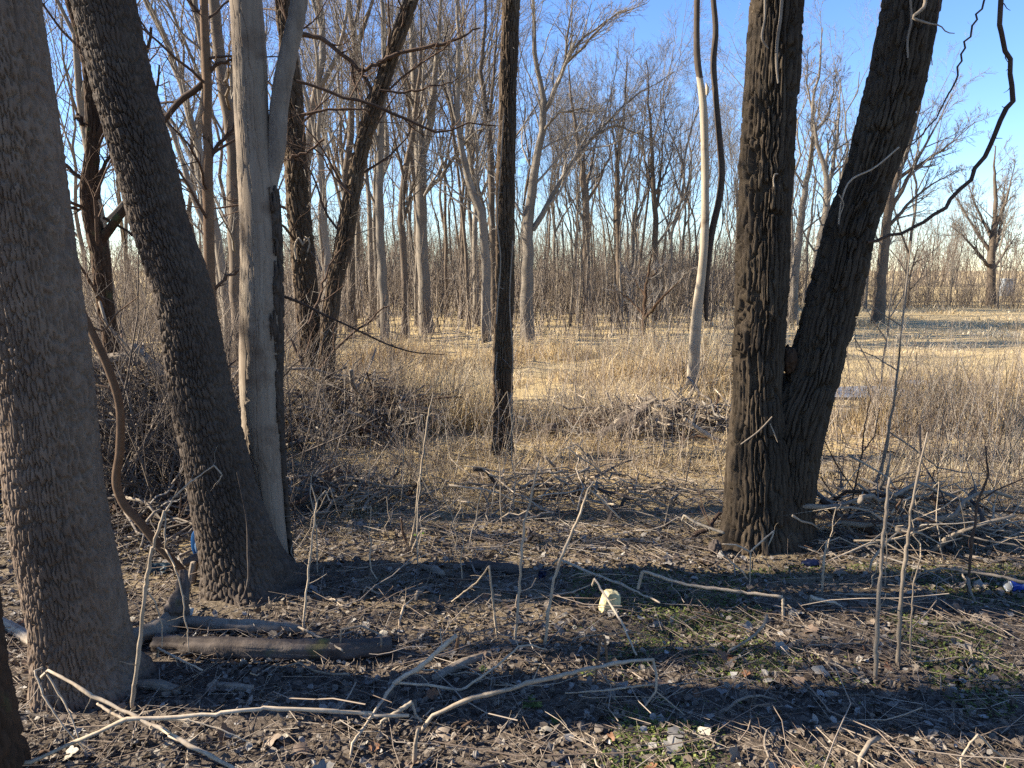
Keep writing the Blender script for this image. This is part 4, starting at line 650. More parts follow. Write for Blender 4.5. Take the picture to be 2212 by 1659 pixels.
c = gnd(745, 945); pile('tangled heap of grey sticks to the right of the dead barkless trunk', c[0], c[1] + 0.3, 1.0, 0.9, 0.5, 220, 0.4, 1.6, 61, STK, flat=0.3)
c = gnd(700, 1085); pile('low spread of broken sticks at the foot of the heap by the dead trunk', c[0], c[1], 0.75, 0.55, 0.16, 70, 0.3, 0.9, 62, STK, flat=0.12)
c = gnd(1425, 950); tpile = pile('grassy mound of logs and sticks below the pale snag', c[0], c[1] + 0.2, 1.15, 0.5, 0.30, 150, 0.3, 1.0, 63, STK + STKP, flat=0.3)
c = gnd(290, 1010); pile('dark jumble of fallen branches between the two thick left trunks', c[0], c[1], 0.8, 0.9, 0.85, 230, 0.5, 1.6, 64, STK, flat=0.4)
c = gnd(310, 1150); pile('flattened layer of dead sticks behind the curved sapling base', c[0], c[1], 0.55, 0.5, 0.14, 60, 0.3, 0.8, 65, STK, flat=0.12)
c = gnd(1950, 1160); pile('sprawl of pale stalks and branches right of the twin trunk base', c[0], c[1], 0.85, 0.5, 0.30, 90, 0.3, 1.0, 66, STK + STKP * 2, flat=0.4)
c = gnd(80, 1150); pile('twigs heaped in the gap at the left edge behind the thick trunk', c[0] - 0.2, c[1] + 0.6, 0.6, 0.6, 0.3, 50, 0.3, 0.9, 67, STK)
c = gnd(1230, 1085); pile('loose tangle of bleached stalks lying in front of the centre trunk', c[0], c[1], 1.0, 0.5, 0.2, 70, 0.3, 0.9, 68, STKP + STK[:4], flat=0.3)

# ------------------------------------------------------------------ logs
def log_thing(name, label, pts, mat, k=26, n=56, rough=0.25, seed=1, cat='log'):
    """pts: (x, y, z, r) world"""
    q = spline(pts, n); q = np.vstack([q[:1], q, q[-1:]]); q[0, 3] = q[-1, 3] = 0.002; e = nrm(q[1, :3] - q[4, :3]); q[0, :3] += e * 0.004; q[-1, :3] -= nrm(q[-5, :3] - q[-2, :3]) * 0.004
    V, F = tubes(q[None, :, :3], q[None, :, 3], k); C = np.repeat(q[:, :3], k, 0); d = V - C; an = np.tile(np.arange(k) * 6.283 / k, len(q)); ax = np.repeat(np.r_[0, np.cumsum(np.linalg.norm(np.diff(q[:, :3], axis=0), axis=1))], k); s = 1 + rough * (fbm(V[:, 0] * 22, V[:, 1] * 22, V[:, 2] * 22, seed, 3) - 0.5) * 2 + 0.22 * (fbm(np.cos(an) * 3 + 5, np.sin(an) * 3 + 5, ax * 5, seed + 3, 3) - 0.5) - 0.20 * sst(0.60, 0.66, vn(np.cos(an) * 6 + 9, np.sin(an) * 6 + 9, ax * 4, seed + 4)) + 0.10 * (vn(np.cos(an) * 14 + 9, np.sin(an) * 14 + 9, ax * 14, seed + 6) - 0.5); V = C + d * s[:, None]; o0 = q[:, :3].mean(0)
    return tag(link(name, mk_mesh(name, V - o0, F, mat), None, o0), label, cat)
def glog(name, label, pxs, mat, **kw):                # a log lying on the ground, given as (px, py of underside, thickness px)
    pts = []
    for px, py, w in pxs: g_ = gnd(px, py); r = 0.5 * w * mpp(g_); pts.append((g_[0], g_[1], gz(g_[0], g_[1]) + r * 0.85, r))
    return log_thing(name, label, pts, mat, **kw)
glog('log', 'dark rotting log lying flat in front of the leaning trunk', [(340, 1398, 40), (430, 1412, 46), (560, 1418, 48), (700, 1412, 46), (790, 1405, 44), (846, 1400, 42)], M_log, seed=3)
glog('log', 'grey split log just behind the dark rotting log', [(395, 1352, 26), (480, 1362, 30), (580, 1366, 28), (650, 1368, 24)], M_stick, seed=4)
glog('log', 'crumbling pale root wood beside the thick left trunk', [(262, 1395, 34), (310, 1385, 44), (350, 1372, 46), (375, 1352, 40)], M_stick, rough=0.6, seed=5)
c = gnd(372, 1350); c2 = at(396, 1232, c[1] + 0.05); cm = at(388, 1280, c[1])
log_thing('stump', 'splintered rotten brown stump standing at the end of the pale root wood', [(c[0], c[1], 0.0, 0.055), (cm[0], cm[1], cm[2] * 0.75, 0.042), (cm[0] + 0.01, cm[1], cm[2], 0.035), (c2[0], c2[1], c2[2], 0.016)], M_log, rough=0.7, seed=6, cat='stump')
glog('log', 'short pale log at the foot of the thick left trunk', [(302, 1480, 20), (345, 1488, 24), (388, 1498, 20)], M_stick, seed=7)
glog('log', 'stubby bleached log end lying right of the thick left trunk', [(470, 1485, 16), (510, 1492, 20), (546, 1494, 16)], M_stick, seed=8)
glog('log', 'tan barkless branch piece lying in the front litter', [(937, 1468, 18), (985, 1448, 22), (1048, 1420, 14)], M_stick, seed=9)
glog('log', 'pale peeled log slanting in the litter at the left edge', [(-10, 1345, 22), (40, 1375, 24), (95, 1410, 22)], M_stalk, seed=10)
glog('log', 'broken mottled log piece in the middle of the litter', [(910, 1232, 14), (940, 1240, 18), (955, 1250, 16)], M_stick, seed=11)
glog('log', 'weathered brown log half sunk in mid-litter behind the bent stalk', [(1010, 1228, 18), (1070, 1234, 24), (1128, 1238, 24)], M_log, seed=12)
def mlog(name, label, rows, D, mat, **kw): q = px_path(rows, D, 10); return log_thing(name, label, q, mat, **kw)
mlog('log', 'thick dark log on top of the grassy mound below the pale snag', [(1290, 945, 22), (1330, 925, 24), (1370, 900, 24), (1402, 880, 20)], 6.95, M_log, seed=13)
mlog('log', 'forked grey log leaning against the grassy mound', [(1310, 935, 14), (1350, 895, 16), (1385, 880, 14), (1420, 862, 8)], 7.1, M_stick, seed=14)
mlog('log', 'lower dark log under the mound facing the clearing', [(1215, 938, 12), (1270, 935, 16), (1330, 940, 18), (1400, 945, 14)], 7.05, M_log, seed=15)
mlog('plank', 'straight pale split pole leaning on the mound beside the twin trunk', [(1478, 905, 9), (1520, 935, 11), (1575, 968, 11)], 6.7, M_woodp, rough=0.1, seed=16, cat='pole')
mlog('stump', 'small cut stump at the left end of the grassy mound', [(1192, 948, 32), (1192, 935, 28), (1191, 922, 26), (1190, 916, 24)], 7.1, M_log, seed=17, cat='stump')
mlog('log', 'grey fallen trunk lying across the dark branches behind the curved sapling', [(140, 800, 24), (200, 785, 26), (260, 775, 26), (330, 790, 22), (372, 810, 12)], 6.2, M_stick, seed=18)
mlog('log', 'bowed grey dead stem bending down behind the leaning trunk', [(285, 745, 14), (330, 790, 20), (365, 850, 22), (392, 920, 22), (410, 1000, 22)], 5.9, M_stick, seed=19)
mlog('log', 'thick log low in the shadow between the left trunks', [(255, 1020, 18), (310, 985, 26), (350, 960, 26), (392, 950, 20)], 5.6, M_log, seed=20)
mlog('log', 'mossy bark slab wedged against the base of the leaning trunk', [(398, 1215, 14), (420, 1208, 22), (450, 1206, 24)], 3.75, M_log, seed=21)
mlog('log', 'small sawn grey log hanging below the mossy slab', [(414, 1258, 18), (417, 1235, 17), (420, 1215, 15)], 3.7, M_stick, seed=22, rough=0.08)
mlog('log', 'thick fallen dark branch sweeping away from the twin trunk base', [(1775, 1080, 14), (1791, 1098, 16), (1858, 1136, 17), (1925, 1173, 18), (2008, 1190, 17), (2075, 1206, 17), (2125, 1236, 16), (2215, 1268, 14)], 4.35, M_twigd, seed=23, k=10, cat='branch')
mlog('log', 'pale barkless root running from the twin trunk base', [(1735, 1130, 16), (1758, 1165, 18), (1790, 1185, 14), (1850, 1196, 8)], 4.5, M_woodp, seed=24, cat='root')
mlog('log', 'round log end just behind the twin trunk base', [(1742, 1092, 16), (1752, 1096, 22), (1765, 1100, 20)], 4.75, M_log, seed=25)

# ------------------------------------------------------------------ stalks and sticks one can pick out
def stalk(name, label, lines, mat, cat, k=7, n=22, kink=0.0):
    """lines: list of polylines of (px, py, width px, D); the first starts where the stalk stands or lies"""
    b = Bag(); o0 = None; q = np.random.RandomState(int(lines[0][0][0] * 3 + lines[0][0][1]))
    for ln in lines:
        pts = []
        for i in range(len(ln)): p = at(ln[i][0], ln[i][1], ln[i][3]); pts.append([*p, 0.37 * ln[i][2] * mpp(p)])
        pts = np.array(pts); L = np.r_[0, np.cumsum(np.linalg.norm(np.diff(pts[:, :3], axis=0), axis=1))]; s = np.sort(np.r_[np.linspace(0, L[-1], n), L]); w = np.stack([np.interp(s, L, pts[:, c_]) for c_ in range(4)], -1); w = w[np.r_[True, np.diff(s) > 1e-5]]
        w[:, :3] += q.normal(0, min(0.0022, 0.05 * L[-1] / n), (len(w), 3)); w[:, 3] *= q.uniform(0.82, 1.18, len(w)); lnL = L[-1]
        w[:, 2] = np.maximum(w[:, 2], gh(w[:, 0], w[:, 1]) + w[:, 3] * 0.5) if o0 is not None or lines[0][0][1] < 9999 else w[:, 2]
        w = np.vstack([w[:1], w, w[-1:]]); w[0, 3] = w[-1, 3] = 1e-4
        if o0 is None: o0 = w[0, :3].copy(); o0[2] -= 0.03; w[0, 2] -= 0.05; w[1, 2] -= 0.04
        b.tube(w[None, :, :3] - o0, w[None, :, 3], k)
        if lnL > 0.25: P2, R2 = children(q, w[None, 2:-2, :3] - o0, w[None, 2:-2, 3], 4, 5, 0.0, 0.8, 0.32, 0.03, 0.25, 0.15, 0.95, 0.09, rmin=0.0008); b.tube(P2, R2, 3)
    return tag(link(name, b.mesh(name, mat), None, o0), label, cat)
def up(rows, y=None): D = gdist(rows[0][1] if y is None else y); return [(a, b_, w, D) for a, b_, w in rows]
def dep(rows, d0, d1): return [(a, b_, w, d0 + (d1 - d0) * i / (len(rows) - 1)) for i, (a, b_, w) in enumerate(rows)]
S = 'broken_stalk'; ST = 'stalk'
D0 = gdist(1532)
stalk(S, 'tall broken stalk with a hooked top standing before the thick left trunk', [up([(285, 1535, 12), (290, 1480, 12), (300, 1400, 12), (315, 1260, 12), (330, 1180, 10), (347, 1130, 9), (358, 1103, 8)]), [(357, 1108, 7, D0), (375, 1075, 6, D0), (410, 1042, 5, D0), (462, 1006, 4.5, D0), (480, 1025, 4, D0), (467, 1048, 2, D0)], [(357, 1108, 5, D0), (357, 1185, 5, D0 - .03), (378, 1225, 5, D0 - .05), (396, 1290, 4.5, D0 - .06), (397, 1330, 4, D0 - .06), (406, 1360, 4, D0 - .06), (408, 1410, 3, D0 - .06)], [(312, 1270, 4, D0), (335, 1300, 4, D0), (350, 1350, 4, D0), (350, 1400, 3, D0)], [(338, 1195, 3.5, D0), (325, 1180, 3, D0), (315, 1230, 3, D0)]], M_stalk, ST)
stalk(S, 'upright thin stalk with a forked top beside the leaning trunk base', [up([(655, 1360, 7), (665, 1250, 6.5), (674, 1170, 6), (684, 1082, 5)]), up([(684, 1082, 4), (703, 1060, 4), (712, 1082, 3)], 1360), up([(684, 1085, 4), (676, 1060, 3), (672, 1048, 2)], 1360)], M_stalk, ST)
stalk(S, 'straight upright stalk in the centre of the near litter', [up([(1113, 1388, 9), (1121, 1280, 8.5), (1128, 1180, 8), (1134, 1125, 7), (1150, 1060, 6), (1165, 995, 4)])], M_stalk, ST)
stalk(S, 'tall slanting stalk just right of the straight central stalk', [up([(1176, 1402, 10), (1184, 1322, 10), (1197, 1250, 9), (1221, 1183, 9), (1247, 1126, 8), (1271, 1055, 6), (1285, 1040, 5)]), up([(1271, 1055, 6), (1300, 1080, 5), (1340, 1120, 4)], 1402)], M_stalk, ST)
stalk(S, 'stalk snapped over into an arrowhead left of the central stalk', [up([(1075, 1380, 8), (1066, 1310, 7), (1057, 1222, 6)]), dep([(1057, 1222, 5), (1030, 1258, 5), (975, 1300, 4)], gdist(1380), gdist(1335))], M_stalk, ST)
stalk(S, 'tall smooth stalk with its foot on the green patch, left one of the pair', [up([(1891, 1474, 13), (1891, 1406, 12.5), (1896, 1322, 12), (1903, 1240, 11), (1908, 1156, 11), (1915, 1106, 10), (1921, 1032, 8)])], M_stick, ST)
stalk(S, 'tall smooth stalk of the pair leaning outward on the green patch', [up([(1941, 1442, 13), (1943, 1340, 12.5), (1951, 1240, 12), (1960, 1173, 11), (1968, 1106, 9), (1985, 1012, 7), (2002, 935, 4)])], M_stick, ST)
stalk(S, 'thin shoot close behind the outward leaning tall stalk', [up([(1965, 1438, 6), (1970, 1306, 5), (1973, 1260, 4), (1990, 1200, 3)]), up([(1965, 1438, 4), (1950, 1410, 3), (1945, 1400, 2)])], M_stick, ST)
stalk(S, 'short straight stalk standing before the twin trunk right side', [up([(1775, 1284, 8), (1780, 1206, 7), (1786, 1170, 5)])], M_stalk, ST)
d1 = gdist(1336)
stalk(S, 'long pale stalk lying level with its end bent straight down near the twin trunk', [[(1692, 1338, 8, d1), (1691, 1292, 9, d1)], [(1691, 1290, 9, d1), (1600, 1278, 9, d1 + .05), (1480, 1262, 9, d1 + .1), (1388, 1234, 9, d1 + .15)], [(1388, 1234, 9, d1 + .15), (1378, 1272, 9, d1 + .15)]], M_stalk, ST)
stalk('dead_branch', 'bleached forked branch with a thick raised arm in the front litter', [dep([(757, 1612, 8), (804, 1545, 9), (850, 1478, 10)], gdist(1640), gdist(1510)), dep([(850, 1478, 14), (870, 1462, 14), (904, 1445, 15), (940, 1412, 14), (985, 1373, 13)], gdist(1510), gdist(1500)), dep([(850, 1476, 9), (924, 1480, 8), (997, 1491, 8), (1071, 1440, 7), (1121, 1396, 6), (1150, 1393, 5), (1182, 1404, 3)], gdist(1510), gdist(1470)), dep([(1121, 1398, 4), (1112, 1380, 3), (1115, 1352, 2)], gdist(1470), gdist(1470))], M_stalk, 'branch')
stalk('dead_branch', 'long pale arching branch lying across the bottom left of the litter', [dep([(-10, 1656, 11), (67, 1646, 11), (167, 1600, 11), (273, 1556, 12), (467, 1543, 12), (567, 1530, 12), (733, 1536, 12), (804, 1543, 12), (884, 1546, 10)], gdist(1690), gdist(1575)), dep([(300, 1552, 7), (400, 1555, 6), (470, 1572, 5), (535, 1603, 3)], gdist(1610), gdist(1620)), dep([(273, 1556, 8), (240, 1540, 9), (210, 1520, 7)], gdist(1620), gdist(1600))], M_stalk, 'branch')
stalk('dead_branch', 'long straight pale branch with a bent-down tip in the front centre', [dep([(910, 1555, 14), (1020, 1510, 14), (1137, 1476, 13), (1237, 1453, 12), (1337, 1432, 11), (1410, 1424, 9)], gdist(1575), gdist(1520)), dep([(1410, 1424, 8), (1418, 1458, 8), (1417, 1493, 7), (1390, 1530, 5)], gdist(1520), gdist(1540)), dep([(1413, 1478, 6), (1317, 1490, 6), (1220, 1498, 4)], gdist(1525), gdist(1520)), dep([(1417, 1493, 5), (1450, 1520, 4), (1480, 1545, 3)], gdist(1530), gdist(1555))], M_stalk, 'branch')
stalk('dead_branch', 'tan branch slanting down from the thick left trunk to the bottom edge', [dep([(88, 1440, 9), (133, 1463, 10), (200, 1503, 11), (290, 1546, 12), (367, 1586, 12), (450, 1630, 12), (520, 1668, 12)], 2.45, 2.15), dep([(92, 1442, 6), (75, 1448, 6), (92, 1500, 6), (127, 1556, 5), (190, 1630, 4)], 2.45, 2.3), dep([(97, 1450, 6), (133, 1506, 6), (155, 1550, 5), (172, 1600, 4), (235, 1655, 3)], 2.44, 2.3)], M_stalk, 'branch')
stalk('dead_branch', 'grey stick poking up through the litter below the arching branch', [up([(895, 1650, 14), (897, 1610, 13), (903, 1575, 10)], 1650)], M_stick, 'stick')
stalk('dead_branch', 'flat pale split stick resting on the bent stump of the straight branch', [dep([(820, 1560, 8), (860, 1537, 14), (890, 1517, 14)], gdist(1580), gdist(1560)), dep([(890, 1517, 7), (898, 1545, 8), (912, 1560, 8)], gdist(1560), gdist(1570))], M_woodp, 'stick')
stalk('fallen_stick', 'white curved sliver of wood lying right of the twin trunk', [dep([(1752, 1284, 9), (1756, 1292, 13), (1780, 1298, 12), (1805, 1302, 7), (1828, 1316, 4)], gdist(1305), gdist(1320))], M_woodp, 'stick')
stalk('fallen_stick', 'bent bleached stick with an upturned end in front of the twin trunk', [dep([(1570, 1408, 6), (1600, 1392, 8), (1630, 1372, 8), (1650, 1350, 8), (1655, 1330, 8)], gdist(1412), gdist(1390))], M_stalk, 'stick')
stalk('fallen_stick', 'long straight pale stick crossing behind the yellow block', [dep([(1195, 1203, 6), (1240, 1222, 8), (1290, 1243, 8), (1340, 1262, 8), (1380, 1280, 7), (1425, 1302, 5)], gdist(1230), gdist(1320))], M_stalk, 'stick')
stalk('fallen_stick', 'thin stick slanting over the yellow block', [dep([(1280, 1245, 6), (1310, 1290, 7), (1340, 1340, 7), (1375, 1415, 6)], gdist(1330), gdist(1420))], M_stalk, 'stick')
stalk('fallen_stick', 'pale zigzag stick lying in the litter left of centre', [dep([(785, 1262, 5), (820, 1287, 6), (870, 1277, 7), (960, 1263, 7)], gdist(1290), gdist(1270))], M_stalk, 'stick')
stalk('fallen_stick', 'short bowed white stick below the zigzag stick', [dep([(862, 1345, 8), (872, 1310, 7), (895, 1290, 5), (903, 1275, 4)], gdist(1348), gdist(1300))], M_stalk, 'stick')
stalk('fallen_stick', 'grey stick arched over the end of the dark rotting log', [dep([(735, 1395, 5), (737, 1360, 6), (780, 1352, 6), (824, 1372, 6), (824, 1400, 5)], gdist(1412), gdist(1412))], M_stick, 'stick')
stalk('fallen_stick', 'pale stick running from the thin forked stalk down towards the log', [dep([(640, 1352, 5), (660, 1362, 7), (700, 1382, 7), (740, 1405, 6)], gdist(1370), gdist(1425))], M_stalk, 'stick')
stalk('fallen_stick', 'tan stick fragment slanting past the pale root wood', [dep([(338, 1398, 7), (375, 1418, 7), (438, 1448, 5)], gdist(1430), gdist(1470))], M_stalk, 'stick')
stalk('fallen_stick', 'straight stick lying between the zigzag stick and the slanting stalk', [dep([(1050, 1290, 5), (1090, 1300, 6), (1130, 1297, 6), (1200, 1285, 6), (1240, 1278, 5), (1275, 1262, 3)], gdist(1310), gdist(1290))], M_stalk, 'stick')
stalk('fallen_stick', 'pair of broken upright splinters behind the long straight branch', [up([(1285, 1478, 6), (1289, 1440, 7), (1297, 1380, 8)]), up([(1312, 1430, 6), (1309, 1400, 8), (1306, 1378, 8)], 1478), up([(1297, 1382, 6), (1304, 1374, 7), (1308, 1384, 6)], 1478)], M_smooth, 'stick')
stalk('fallen_stick', 'stout broken stub leaning at the tip of the bleached forked branch', [up([(984, 1415, 12), (988, 1390, 12), (990, 1375, 10)])], M_smooth, 'stick')
stalk('fallen_stick', 'thin branching stick across the green patch by the tall stalk pair', [dep([(1740, 1395, 5), (1800, 1392, 5), (1850, 1390, 4), (1900, 1400, 3)], gdist(1405), gdist(1400)), dep([(1750, 1398, 6), (1780, 1425, 5), (1808, 1458, 4)], gdist(1405), gdist(1465))], M_stick, 'stick')
stalk('fallen_stick', 'grey stick lying flat across the sunlit green patch', [dep([(1965, 1418, 6), (2050, 1425, 7), (2110, 1428, 8), (2170, 1430, 7)], gdist(1428), gdist(1435))], M_stick, 'stick')
stalk('fallen_stick', 'stick bent in a wide angle in the bottom right corner', [dep([(2080, 1655, 5), (2074, 1640, 6), (2095, 1605, 6), (2113, 1587, 6), (2145, 1620, 6), (2175, 1640, 6), (2168, 1655, 5)], gdist(1675), gdist(1665))], M_stalk, 'stick')
stalk('fallen_stick', 'hooked stick arching beside the furrowed twin trunk base', [up([(1620, 1250, 4), (1621, 1195, 5)], 1265), dep([(1560, 1175, 4), (1590, 1177, 5), (1621, 1192, 5), (1650, 1165, 5), (1672, 1147, 5), (1660, 1180, 3)], gdist(1265), gdist(1265)), dep([(1555, 1190, 4), (1580, 1215, 5), (1605, 1235, 5), (1615, 1252, 4)], gdist(1265), gdist(1265))], M_stalk, 'stick')
stalk('fallen_stick', 'pale stick poking out from behind the twin trunk on the left', [dep([(1474, 1110, 6), (1500, 1128, 8), (1530, 1140, 9), (1565, 1152, 9)], gdist(1165), gdist(1180))], M_woodp, 'stick')
stalk('fallen_stick', 'long weathered branch in front of the thick fallen dark branch', [dep([(1975, 1242, 5), (2030, 1228, 7), (2100, 1236, 8), (2160, 1245, 9), (2225, 1262, 10)], gdist(1265), gdist(1290)), dep([(2090, 1245, 9), (2095, 1275, 8), (2113, 1312, 5)], gdist(1290), gdist(1315))], M_stick, 'stick')
stalk('fallen_stick', 'white stick crossing up at the foot of the tall stalk pair', [dep([(1880, 1216, 6), (1895, 1195, 8), (1920, 1165, 7), (1940, 1150, 4)], gdist(1250), gdist(1240)), dep([(1800, 1283, 5), (1860, 1285, 6), (1920, 1284, 5), (1940, 1292, 3)], gdist(1292), gdist(1295))], M_stalk, 'stick')
# saplings in front of the clearing on the right
DS = 4.9
stalk('sapling', 'tall pale whip-like shoot rising right of the furrowed leaning stem', [[(1872, 1125, 9, DS), (1888, 1053, 9, DS), (1911, 986, 8.5, DS), (1921, 920, 8, DS), (1930, 870, 7, DS), (1938, 820, 6.5, DS), (1943, 760, 6, DS), (1948, 703, 5.5, DS), (1958, 610, 4.5, DS), (1965, 553, 4, DS), (1968, 520, 2.5, DS)], [(1921, 933, 5, DS), (1975, 970, 5, DS), (2025, 1010, 4.5, DS), (2075, 1020, 4, DS), (2121, 1023, 3, DS)], [(1938, 800, 4, DS), (1890, 770, 3.5, DS), (1850, 755, 2.5, DS), (1845, 700, 2, DS)], [(1948, 705, 3.5, DS), (1910, 680, 3, DS), (1880, 660, 2.5, DS)]], M_stick, 'sapling')
stalk('sapling', 'thin dark sapling with a kinked stem at the far right', [up([(2090, 1292, 8), (2098, 1180, 8), (2111, 1086, 7), (2135, 1030, 6), (2128, 963, 4)], 1292), up([(2111, 1086, 5), (2150, 1060, 5), (2220, 1030, 4)], 1292)], M_twigd, 'sapling')
stalk('sapling', 'dark forked twiggy sapling left of the tall pale shoot', [up([(1830, 1130, 6), (1845, 1060, 5), (1862, 980, 4.5), (1868, 920, 4), (1880, 860, 3)], 1150), up([(1845, 1060, 4), (1805, 1000, 4), (1780, 950, 3)], 1150), up([(1830, 1130, 5), (1800, 1070, 4), (1772, 1030, 3)], 1150), up([(1862, 980, 4), (1890, 940, 3), (1900, 880, 2)], 1150)], M_twigd, 'sapling')
stalk('sapling', 'slender sapling with thin upright twigs in the sunny grass', [[(1902, 830, 6, 7.5), (1908, 780, 6, 7.5), (1918, 720, 5, 7.5), (1922, 660, 4.5, 7.5), (1930, 600, 3, 7.5), (1940, 555, 2, 7.5)], [(1915, 735, 4, 7.5), (1885, 690, 3.5, 7.5), (1865, 655, 2.5, 7.5)], [(1920, 690, 4, 7.5), (1950, 640, 3, 7.5), (1975, 580, 2, 7.5)], [(1902, 830, 4, 7.5), (1870, 770, 4, 7.5), (1845, 730, 3, 7.5)]], M_stick, 'sapling')
stalk(S, 'dark broken stem jutting up among the sticks beyond the zigzag stick', [up([(880, 1178, 9), (870, 1150, 8), (867, 1120, 6)], 1182)], M_twigd, ST)
stalk(S, 'tan stem slanting up in front of the heap by the dead trunk', [up([(885, 1185, 8), (900, 1110, 8), (905, 1050, 7), (915, 980, 6), (925, 900, 5), (935, 850, 3)], 1190)], M_stalk, ST)
stalk(S, 'pale stem leaning against the tan slanting stem', [up([(890, 1190, 7), (905, 1155, 6), (915, 1142, 4)], 1195)], M_stalk, ST)
MARKS = [('the thick left trunk', 190, 1500), ('the leaning trunk', 545, 1310), ('the dark rotting log', 620, 1410), ('the centre trunk', 1085, 990), ('the yellow block', 1320, 1320), ('the twin trunk', 1650, 1215), ('the tall stalk pair', 1915, 1455), ('the crumpled can', 2196, 1280), ('the stick heap', 745, 945), ('the forked branch', 900, 1500), ('the long straight branch', 1250, 1500), ('the bottom right corner', 2100, 1640), ('the bottom edge', 640, 1650), ('the grassy mound', 1400, 940), ('the sunny reeds', 2050, 900), ('the green patch', 1650, 1500)]
MPOS = [(n_, gnd(a_, b_)) for n_, a_, b_ in MARKS]
def name_apart(items, what):
    """items: (object, x, y): near which landmark, and which one there counted from the left"""
    near = {}
    for o, x, y in items: near.setdefault(min(MPOS, key=lambda m: math.hypot(m[1][0] - x, m[1][1] - y))[0], []).append((px_of(x, y), o))
    for m, l in near.items():
        for i, (_, o) in enumerate(sorted(l, key=lambda z: z[0])): o['label'] = what + ' near ' + m + ((', ' + (ORD[i] if i < 20 else str(i + 1) + 'th') + ' from the left') if len(l) > 1 else '')
# further stalks of the same kind standing in the middle distance, and loose sticks
q = np.random.RandomState(91)
def stalk_mesh(seed):
    r_ = np.random.RandomState(seed); n = 7; P = np.stack([np.cumsum(r_.normal(0, 0.02, n)), np.cumsum(r_.normal(0, 0.02, n)), np.linspace(-0.03, 1, n)], -1); P -= P[0] * np.array([1, 1, 0]); b = Bag().tube(P[None], (0.0045 * np.linspace(1.2, 0.6, n))[None], 5)
    k_ = r_.randint(3, 6); d = nrm(np.array([r_.normal(), r_.normal(), -r_.uniform(0.1, 0.9)])); E_ = P[-1] + d[None] * np.linspace(0, r_.uniform(0.2, 0.6), 5)[:, None]; b.tube(E_[None], (0.0028 * np.linspace(1, 0.5, 5))[None], 4)
    P2, R2 = children(r_, P[None], (0.0045 * np.linspace(1.2, 0.6, n))[None], 3, 4, 0.25, 0.7, 0.5, 0.05, 0.15, 0.4); b.tube(P2, R2, 3); return b.mesh('dry_stalk', M_stalk)
SM = [stalk_mesh(700 + i) for i in range(6)]; k = 0; it = []
while k < 80:
    px = q.uniform(600, 2230); D = q.uniform(3.6, 8.5); 
    if 1480 < px < 1800 and D < 5: continue
    x = (px - CX) / FPX * D * cP; o = link('dry_stalk', SM[q.randint(6)], None, (x, D, gz(x, D))); h = q.uniform(0.25, 0.8) * (0.7 if D < 4.5 else 1.1); o.scale = (max(0.8, h), max(0.8, h), h); o.rotation_euler = (q.normal(0, 0.16), q.normal(0, 0.16), q.uniform(0, 6.28))
    tag(o, 'thin pale dry stalk with a snapped top among the litter and grass', 'stalk', 'thin dry stalks in the middle distance'); k += 1; it.append((o, x, D))
name_apart(it, 'thin snapped dry stalk'); it = []; k = 0
while k < 150:
    px = q.uniform(-60, 2260); D = 2.0 + 5.0 * q.rand() ** 1.2; x = (px - CX) / FPX * D * cP
    if not clear(np.array([x]), np.array([D]), 0.08)[0]: continue
    o = link('fallen_stick', (STK + STKP + STKP)[q.randint(len(STK) + 2 * len(STKP))], None, (x, D, gz(x, D) + 0.015)); L = q.uniform(0.12, 0.5) * (1 + 0.2 * (D - 2)); o.scale = (L, q.uniform(0.3, 0.75), q.uniform(0.3, 0.75)); o.rotation_euler = (q.uniform(0, 6.28), q.normal(0, 0.10), q.uniform(0, 6.28))
    tag(o, 'short dead stick lying loose in the leaf litter', 'stick', 'loose sticks in the litter'); k += 1; it.append((o, x, D))
name_apart(it, 'loose dead stick')
# larger fallen leaves
def lobed_leaf(seed, mat):
    r_ = np.random.RandomState(seed); n = 22; a = np.linspace(0, 2 * math.pi, n, endpoint=False); r = 0.5 * (0.62 + 0.38 * np.abs(np.cos(2.5 * a + 0.1)) ** 0.8) * r_.uniform(0.85, 1.1, n); x, y = np.cos(a) * r, np.sin(a) * r * 0.85
    cu = r_.uniform(-0.8, 0.8, 3); zf = lambda x_, y_: cu[0] * x_ * x_ + cu[1] * y_ * y_ + 0.5 * cu[2] * x_ * y_ + 0.25 * np.abs(y_)
    xi, yi = x * 0.5, y * 0.5; V = np.vstack([np.stack([x, y, zf(x, y) + r_.normal(0, 0.03, n)], -1), np.stack([xi, yi, zf(xi, yi)], -1), [[0, 0, 0]]]); F = [[i, (i + 1) % n, n + (i + 1) % n, n + i] for i in range(n)] + [[n + i, n + (i + 1) % n, n + (i + 2) % n, 2 * n] for i in range(0, n, 2)]
    return mk_mesh('fallen_leaf', V, np.array(F), mat, True, np.full(len(V), 0.5))
lf = {}
LM = [lobed_leaf(800 + i, m) for i, m in enumerate([flat_mat('leaf_tan', (0.22, 0.165, 0.115), 0.6), flat_mat('leaf_grey', (0.19, 0.17, 0.145), 0.6), flat_mat('leaf_rust', (0.20, 0.095, 0.045), 0.6), flat_mat('leaf_brown', (0.16, 0.11, 0.075), 0.6), flat_mat('leaf_pale', (0.29, 0.25, 0.19), 0.6)])]
k = 0
